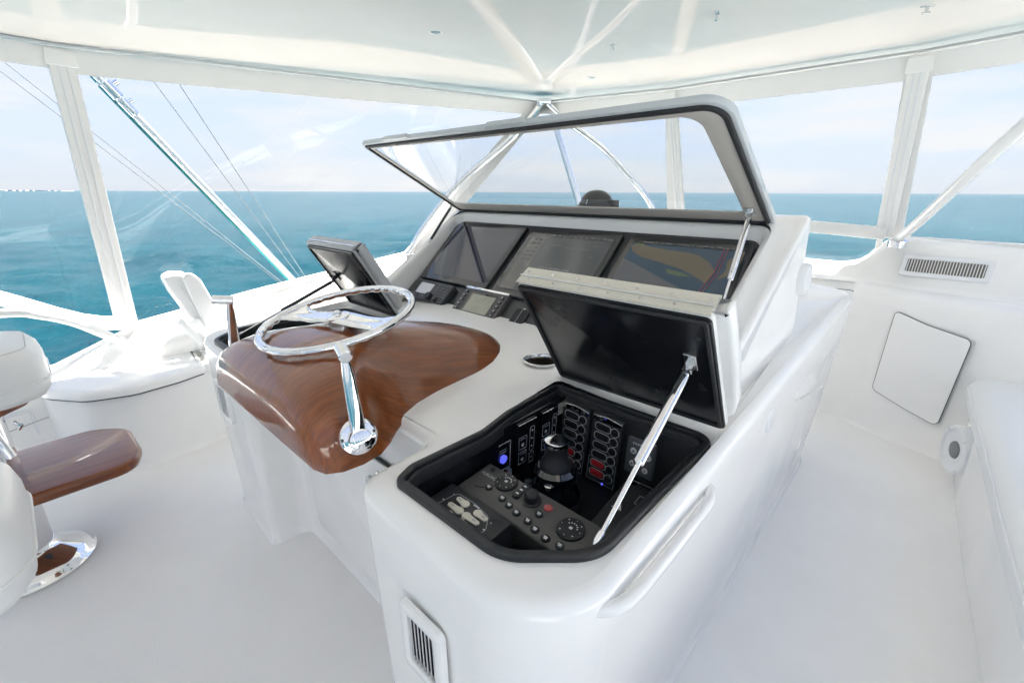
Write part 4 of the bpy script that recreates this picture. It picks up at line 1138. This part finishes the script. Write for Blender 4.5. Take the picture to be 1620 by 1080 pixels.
# joystick: round cap on a black swivel body
js = thing('joystick', (-.60, .81, .706), 'black joystick with a shiny round cap in the middle of the tray', 'joystick')
JF = Fr((-.60, .81, .706))
MB().lathe(JF, [(.066, 0), (.066, .012), (.060, .026), (.052, .050), (.056, .060), (.055, .075), (.045, .086)], 34).build('swivel_body', 'glass_black', js)
MB().lathe(JF, [(.044, .080), (.040, .098), (.030, .110), (.029, .142), (.032, .146)], 30).build('stem', 'button_black', js)
MB().lathe(JF, [(.0315, .144), (.0325, .150), (.030, .158), (.022, .161)], 30).build('cap', 'chrome', js)
MB().lathe(JF.at(.018, -.048, .052), [(.013, 0), (.013, .008), (.008, .010)], 16).build('side_button', 'chrome', js)
for k in range(3): MB().lathe(JF.at(-.050 + .006 * k, -.046 + .002 * k, .028 - .010 * k), [(.011, 0), (.010, .012), (.006, .014)], 14).build('rubber_key', 'dark_grey', js)

# forward wall of the tray, leaning slightly, carries the switch panels
BW = Fr((-.565, 1.060, .722), (1, -.008, 0), (0, .06, 1))
MB().slab(BW, rrect(.475, .235, .006, 3), -.012, 0, .002).build('switch_wall', 'black_moulding', con)
def switches(cx, label):
    root = thing('switch_panel', BW.p(cx, -.10, 0), label, 'switch panel', 'switch panels on the tray wall')
    fr = BW.at(cx, -.002).rot(R(-2))
    MB().slab(fr, rrect(.100, .228, .004, 3), .0005, .012, .003).build('plate', 'dark_grey', root)
    c = fr.at(0, 0, .0122)
    MB().slab(c, rpoly([(-.048, .094), (.048, .094), (.048, .107), (0, .113), (-.048, .107)], [.002, .002, .004, .03, .004], 3), 0, .004, .0015).build('chrome_cap', 'chrome', root)
    for k in range(6):
        y = .075 - .0305 * k
        r_ = MB().slab(c.at(-.014, y), rrect(.044, .020, .009, 4), 0, .004, .0015, 2).build('rocker', 'print_red' if k >= 4 else 'button_black', root)
        outline(c.at(-.013, y), rrect(.054, .0255, .011, 4), .0015, .0005, 'rocker_outline', 'print_white', r_)
        outline(c.at(.027, y - .001), circ(.0145, 18), .0015, .0009, 'breaker_outline', 'print_white', r_)
        MB().slab(c.at(.027, y - .001), circ(.0120, 16), 0, .005, .002, 2).build('breaker', 'button_black', root)
    outline(c, rrect(.094, .076, .004, 3, 0, -.066), .0012, .0012, 'frame_line', 'print_grey', root)
    MB().lathe(c.at(.010, -.104), [(.0035, 0), (.003, .003), (.001, .004)], 10).build('pilot_light', 'led_blue', root)
switches(-.150, 'left of two switch panels with red lower rockers on the tray wall')
switches(-.038, 'right of two switch panels with red lower rockers on the tray wall')
sk = thing('grey_keypad', BW.p(.078, -.04, 0), 'grey keypad with four white round keys behind the strut', 'keypad')
SF = BW.at(.074, .024)
MB().slab(SF, rrect(.085, .108, .006, 3), .0005, .010, .003).build('plate', 'grey_pad', sk)
SK = SF.at(0, 0, .0102)
for (x, y, r_) in [(-.020, .016, .0095), (.024, .012, .0105), (-.020, -.022, .0085), (.020, -.030, .0085)]:
    k_ = MB().slab(SK.at(x, y), circ(r_, 20), 0, .002, .001, 1).build('key', 'print_white', sk)
    flat(SK.at(x, y), [(-.004, -.003), (.004, -.003), (0, .005)], .0026, 'key_mark', 'grey_pad', k_)
for k in range(4): flat(SK, rrect(.005, .006, .001, 1, -.022 + .0075 * k, .040), .0008, 'print', 'print_white', sk)
# socket plate and toggles low at the starboard end of that wall
tg = thing('toggle_plate', BW.p(.10, -.09, 0), 'black plate with two steel toggle switches below the grey keypad', 'switch panel')
GF2 = BW.at(.118, -.078)
MB().slab(GF2, rrect(.13, .062, .003, 2), .0005, .008, .002).build('plate', 'black_panel', tg)
outline(GF2, rrect(.124, .056, .002, 2), .0012, .0082, 'frame_line', 'print_grey', tg)
MB().slab(GF2.at(-.020, .008), rrect(.045, .030, .003, 2), .006, .024, .003).build('socket', 'button_black', tg)
for x in (.020, .048):
    c = GF2.at(x, -.010, .008); MB().lathe(c, [(.007, 0), (.007, .005), (.004, .007)], 12).build('nut', 'stainless', tg)
    MB().tube([c.p(0, 0, .005), c.p(.004, -.008, .022), c.p(.005, -.010, .030), c.p(.005, -.011, .034)], [.0028, .004, .006, .004], 10).build('toggle', 'stainless', tg)

# port wall of the tray: engine panels, start button, sticker
LW = Fr((-.770, .90, .74), (0, -1, 0), (.04, 0, 1))
if LW.n.x < 0: LW = Fr(LW.o, (0, 1, 0), (.04, 0, 1))
uy = 1 if LW.u.y > 0 else -1
MB().slab(LW.at(0, 0), rrect(.44, .20, .004, 2), -.012, 0, .002).build('control_wall', 'black_panel', con)
def engine(y, label):
    fr = LW.at((y - .90) * uy, .010, 0); root = thing('engine_panel', fr.p(0, -.08, 0), label, 'control panel', 'engine panels on the tray wall')
    MB().slab(fr, rrect(.080, .170, .004, 3), .0005, .010, .003).build('plate', 'black_panel', root); c = fr.at(0, 0, .0102)
    MB().slab(c, rrect(.076, .003, .001, 1, 0, .081), 0, .002).build('bright_edge', 'chrome', root)
    for (x, y_, w_, h_) in [(-.018 , .020, .034, .040), (-.018, -.028, .034, .040)]:
        outline(c, rrect(w_, h_, .002, 2, x, y_), .0012, .0004, 'key_frame', 'print_white', root)
        flat(c, circ(.006, 12, x, y_ - .006), .0008, 'key_icon', 'print_white', root)
        flat(c, rrect(.022, .0035, .0005, 1, x, y_ + .012), .0008, 'print', 'print_grey', root)
    outline(c, rrect(.020, .082, .008, 3, .022, .018), .0010, .0004, 'lamp_frame', 'print_white', root)
    for k in range(3): flat(c, circ(.003, 10, .022, .045 - .026 * k), .0008, 'lamp', 'print_white', root)
    outline(c, rrect(.020, .034, .002, 2, .022, -.045), .0010, .0004, 'lamp_frame', 'print_white', root)
    flat(c, circ(.003, 10, .022, -.045), .0008, 'lamp', 'print_white', root)
engine(.880, 'nearer of two black engine panels on the dark tray wall')
engine(.985, 'farther of two black engine panels on the dark tray wall')
sb = thing('start_button', LW.p(-.10 * uy, -.05, 0), 'small black plate with a glowing blue push button', 'button')
fr = LW.at((.785 - .90) * uy, .016); MB().slab(fr, rrect(.062, .088, .002, 2), .0005, .006, .001).build('plate', 'black_panel', sb)
c = fr.at(0, 0, .0062); outline(c, rrect(.060, .086, .002, 2), .0022, 0, 'bright_edge', 'print_white', sb)
MB().lathe(c.at(0, -.006), [(.0125, 0), (.0125, .005), (.009, .007)], 20).build('push_button', 'led_blue', sb)
for s in (-1, 1):
    for q in (-1, 1): MB().lathe(c.at(.023 * s, .034 * q), [(.0038, 0), (.0038, .002), (.001, .0025)], 10).build('screw', 'stainless', sb)
for k in range(2): flat(c, rrect(.026, .004, .0005, 1, 0, .022 - .008 * k), .0006, 'print', 'print_grey', sb)
st_ = thing('round_sticker', (-.765, .76, .706), 'pale round sticker low on the tray wall beside the start button', 'sticker')
fr = LW.at((.800 - .90) * uy, -.058, .0008); MB().slab(fr, circ(.030, 30), 0, .0008).build('paper', 'sticker', st_)
flat(fr, rrect(.026, .006, .001, 1, 0, .014), .0014, 'print', 'print_red', st_)
for k in range(3): flat(fr, rrect(.036 - .006 * k, .003, .0005, 1, 0, .002 - .008 * k), .0014, 'print', 'print_grey', st_)
lb = thing('label_strips', LW.p(.12 * uy, .05, 0), 'two cream label strips in the far corner of the tray wall', 'label')
for k in range(2): MB().slab(LW.at((1.062 - .90) * uy, .078 - .021 * k, 0), rrect(.058, .018, .001, 1), .0004, .0016).build('strip', 'cream', lb)
# small panel with a dim screen on the starboard side
ac = thing('alarm_panel', (-.385, .80, .706), 'small black panel with dim screen and red key at the foot of the strut', 'control panel')
AF = Fr((-.400, .800, .706), (1, .03, 0), (-.02, 1, .15))
MB().slab(AF, rrect(.105, .235, .004, 3), 0, .042, .004).build('case', 'black_moulding', ac)
A_ = AF.at(0, 0, .0424)
MB().slab(A_, rrect(.064, .046, .002, 2, .008, -.055), 0, .001).build('window', 'lcd_off', ac)
for (x, mt) in [(-.030, 'print_grey'), (-.004, 'led_red'), (.026, 'button_black')]:
    MB().slab(A_.at(x, -.098), rrect(.018, .010, .002, 2), 0, .002, .0008, 1).build('key', mt, ac)
flat(A_, [(-.038, .022), (-.012, .022), (-.024, .044)], .0008, 'warning_mark', 'print_white', ac)
for k in range(3): flat(A_, rrect(.006, .003, .0005, 1, .010 + .010 * k, .0 + .004 * k), .0008, 'print', 'print_white', ac)
outline(A_, rrect(.034, .030, .002, 2, .018, .075), .0010, .0003, 'key_frame', 'print_grey', ac)
# port tray behind the wheel
MB().slab(Fr((0, 0, .72)), inset(op2, .036), 0, .006).build('tray_floor', 'black_moulding', con)

# ================================================================== HELM CHAIRS
def chair(name, label, loc, foot=True):
    root = thing(name, loc, label, 'chair', 'pedestal chairs with wooden footrests')
    x, y, z = loc
    F0 = Fr((x, y, z))
    pd = MB().lathe(F0, [(.198, 0.001), (.198, .010), (.188, .018), (.182, .030), (.16, .046), (.105, .075), (.088, .088), (.084, .10)], 44).build('pedestal_base', 'chrome', root)
    MB().lathe(F0, [(.082, .09), (.082, .34), (.078, .345)], 36).build('pedestal', 'stainless', root)
    MB().lathe(F0, [(.070, .34), (.070, .66), (.066, .71)], 32).build('column', 'chrome', root)
    MB().lathe(F0, [(.0845, .325), (.0845, .345), (.080, .347)], 32).build('collar', 'dark_grey', root)
    # footrest: wooden board forward of the pedestal
    ff = ccw(rpoly([(-.29, .02), (-.30, .30), (-.20, .415), (.06, .42), (.19, .38), (.205, .02), (.10, -.06), (-.16, -.06)], [.1, .15, .12, .14, .10, .06, .05, .05], 6))
    hole = None
    if foot: MB().slab(Fr((x, y, z + .345)), ff, 0, .048, .018, 4, .018).build('footrest', 'mahogany_dark', root, 70)
    if foot: MB().slab(Fr((x, y, z + .318)), rrect(.20, .26, .05, 4, 0, .06), 0, .028).build('footrest_bracket', 'dark_grey', root)
    # seat: wood pan, cushion, rolled front edge, back and arms
    MB().slab(Fr((x, y + .04, z + .700)), rpoly([(-.19, -.28), (.19, -.28), (.19, .02), (.09, .11), (-.09, .11), (-.19, .02)], .06, 5), 0, .035, .012, 3, .012).build('seat_pan', 'mahogany_dark', root, 70)
    so = ccw(rpoly([(-.25, -.29), (.25, -.29), (.255, .11), (.18, .225), (-.18, .225), (-.255, .11)], [.08, .08, .12, .14, .14, .12], 6))
    s_ = MB(); rings = []
    for d, zz_ in [(.06, .735), (.022, .745), (.004, .77), (0, .805), (.001, .85), (.010, .89), (.035, .922), (.070, .934), (.092, .936)]:
        rings.append([V((x + p.x, y + p.y, z + zz_)) for p in inset(so, d)])
    s_.loft(rings); cs = s_.build('seat_cushion', 'leather', root, 70)
    MB().tube([V((x + p.x, y + p.y, z + .808)) for p in inset(so, -.0015)], .0035, 6, True).build('piping', 'leather', cs)
    MB().tube([V((x + p.x, y + p.y, z + .9235)) for p in inset(so, .038)], .002, 5, True).build('seam', 'stitch', cs)
    bo_ = ccw(rpoly([(-.28, 0), (.28, 0), (.26, .52), (.12, .60), (-.12, .60), (-.26, .52)], [.06, .06, .12, .15, .15, .12], 6))
    bfr = Fr((x, y - .27, z + .80), (1, 0, 0), (0, -.18, 1))
    bc = MB().slab(bfr, bo_, -.06, .06, .045, 5, .045).build('backrest', 'leather', root, 70)
    for sx_ in (-1, 1):
        MB().tube(spline([(x + .27 * sx_, y - .27, z + .90), (x + .30 * sx_, y - .20, z + 1.0), (x + .30 * sx_, y + .02, z + 1.03), (x + .29 * sx_, y + .10, z + 1.0)], 5), .028, 12).build('armrest', 'leather', root)
    # slide latch under the front edge
    if foot: MB().tube([(x + .16, y + .10, z + .672), (x + .18, y + .115, z + .660), (x + .17, y + .105, z + .645)], .006, 8).build('latch', 'chrome', root)
    MB().tube([(x + .07, y + .03, z + .66), (x + .10, y + .06, z + .52)], .014, 12).build('lift_strut', 'chrome', root)
    return root
chair('helm_chair', 'pale upholstered pedestal chair with wooden footrest at the left edge', (-2.43, -.245, 0))
chair('helm_chair', 'second pedestal chair whose pale cushion just enters the lower left', (-1.30, -.335, -.03), False)
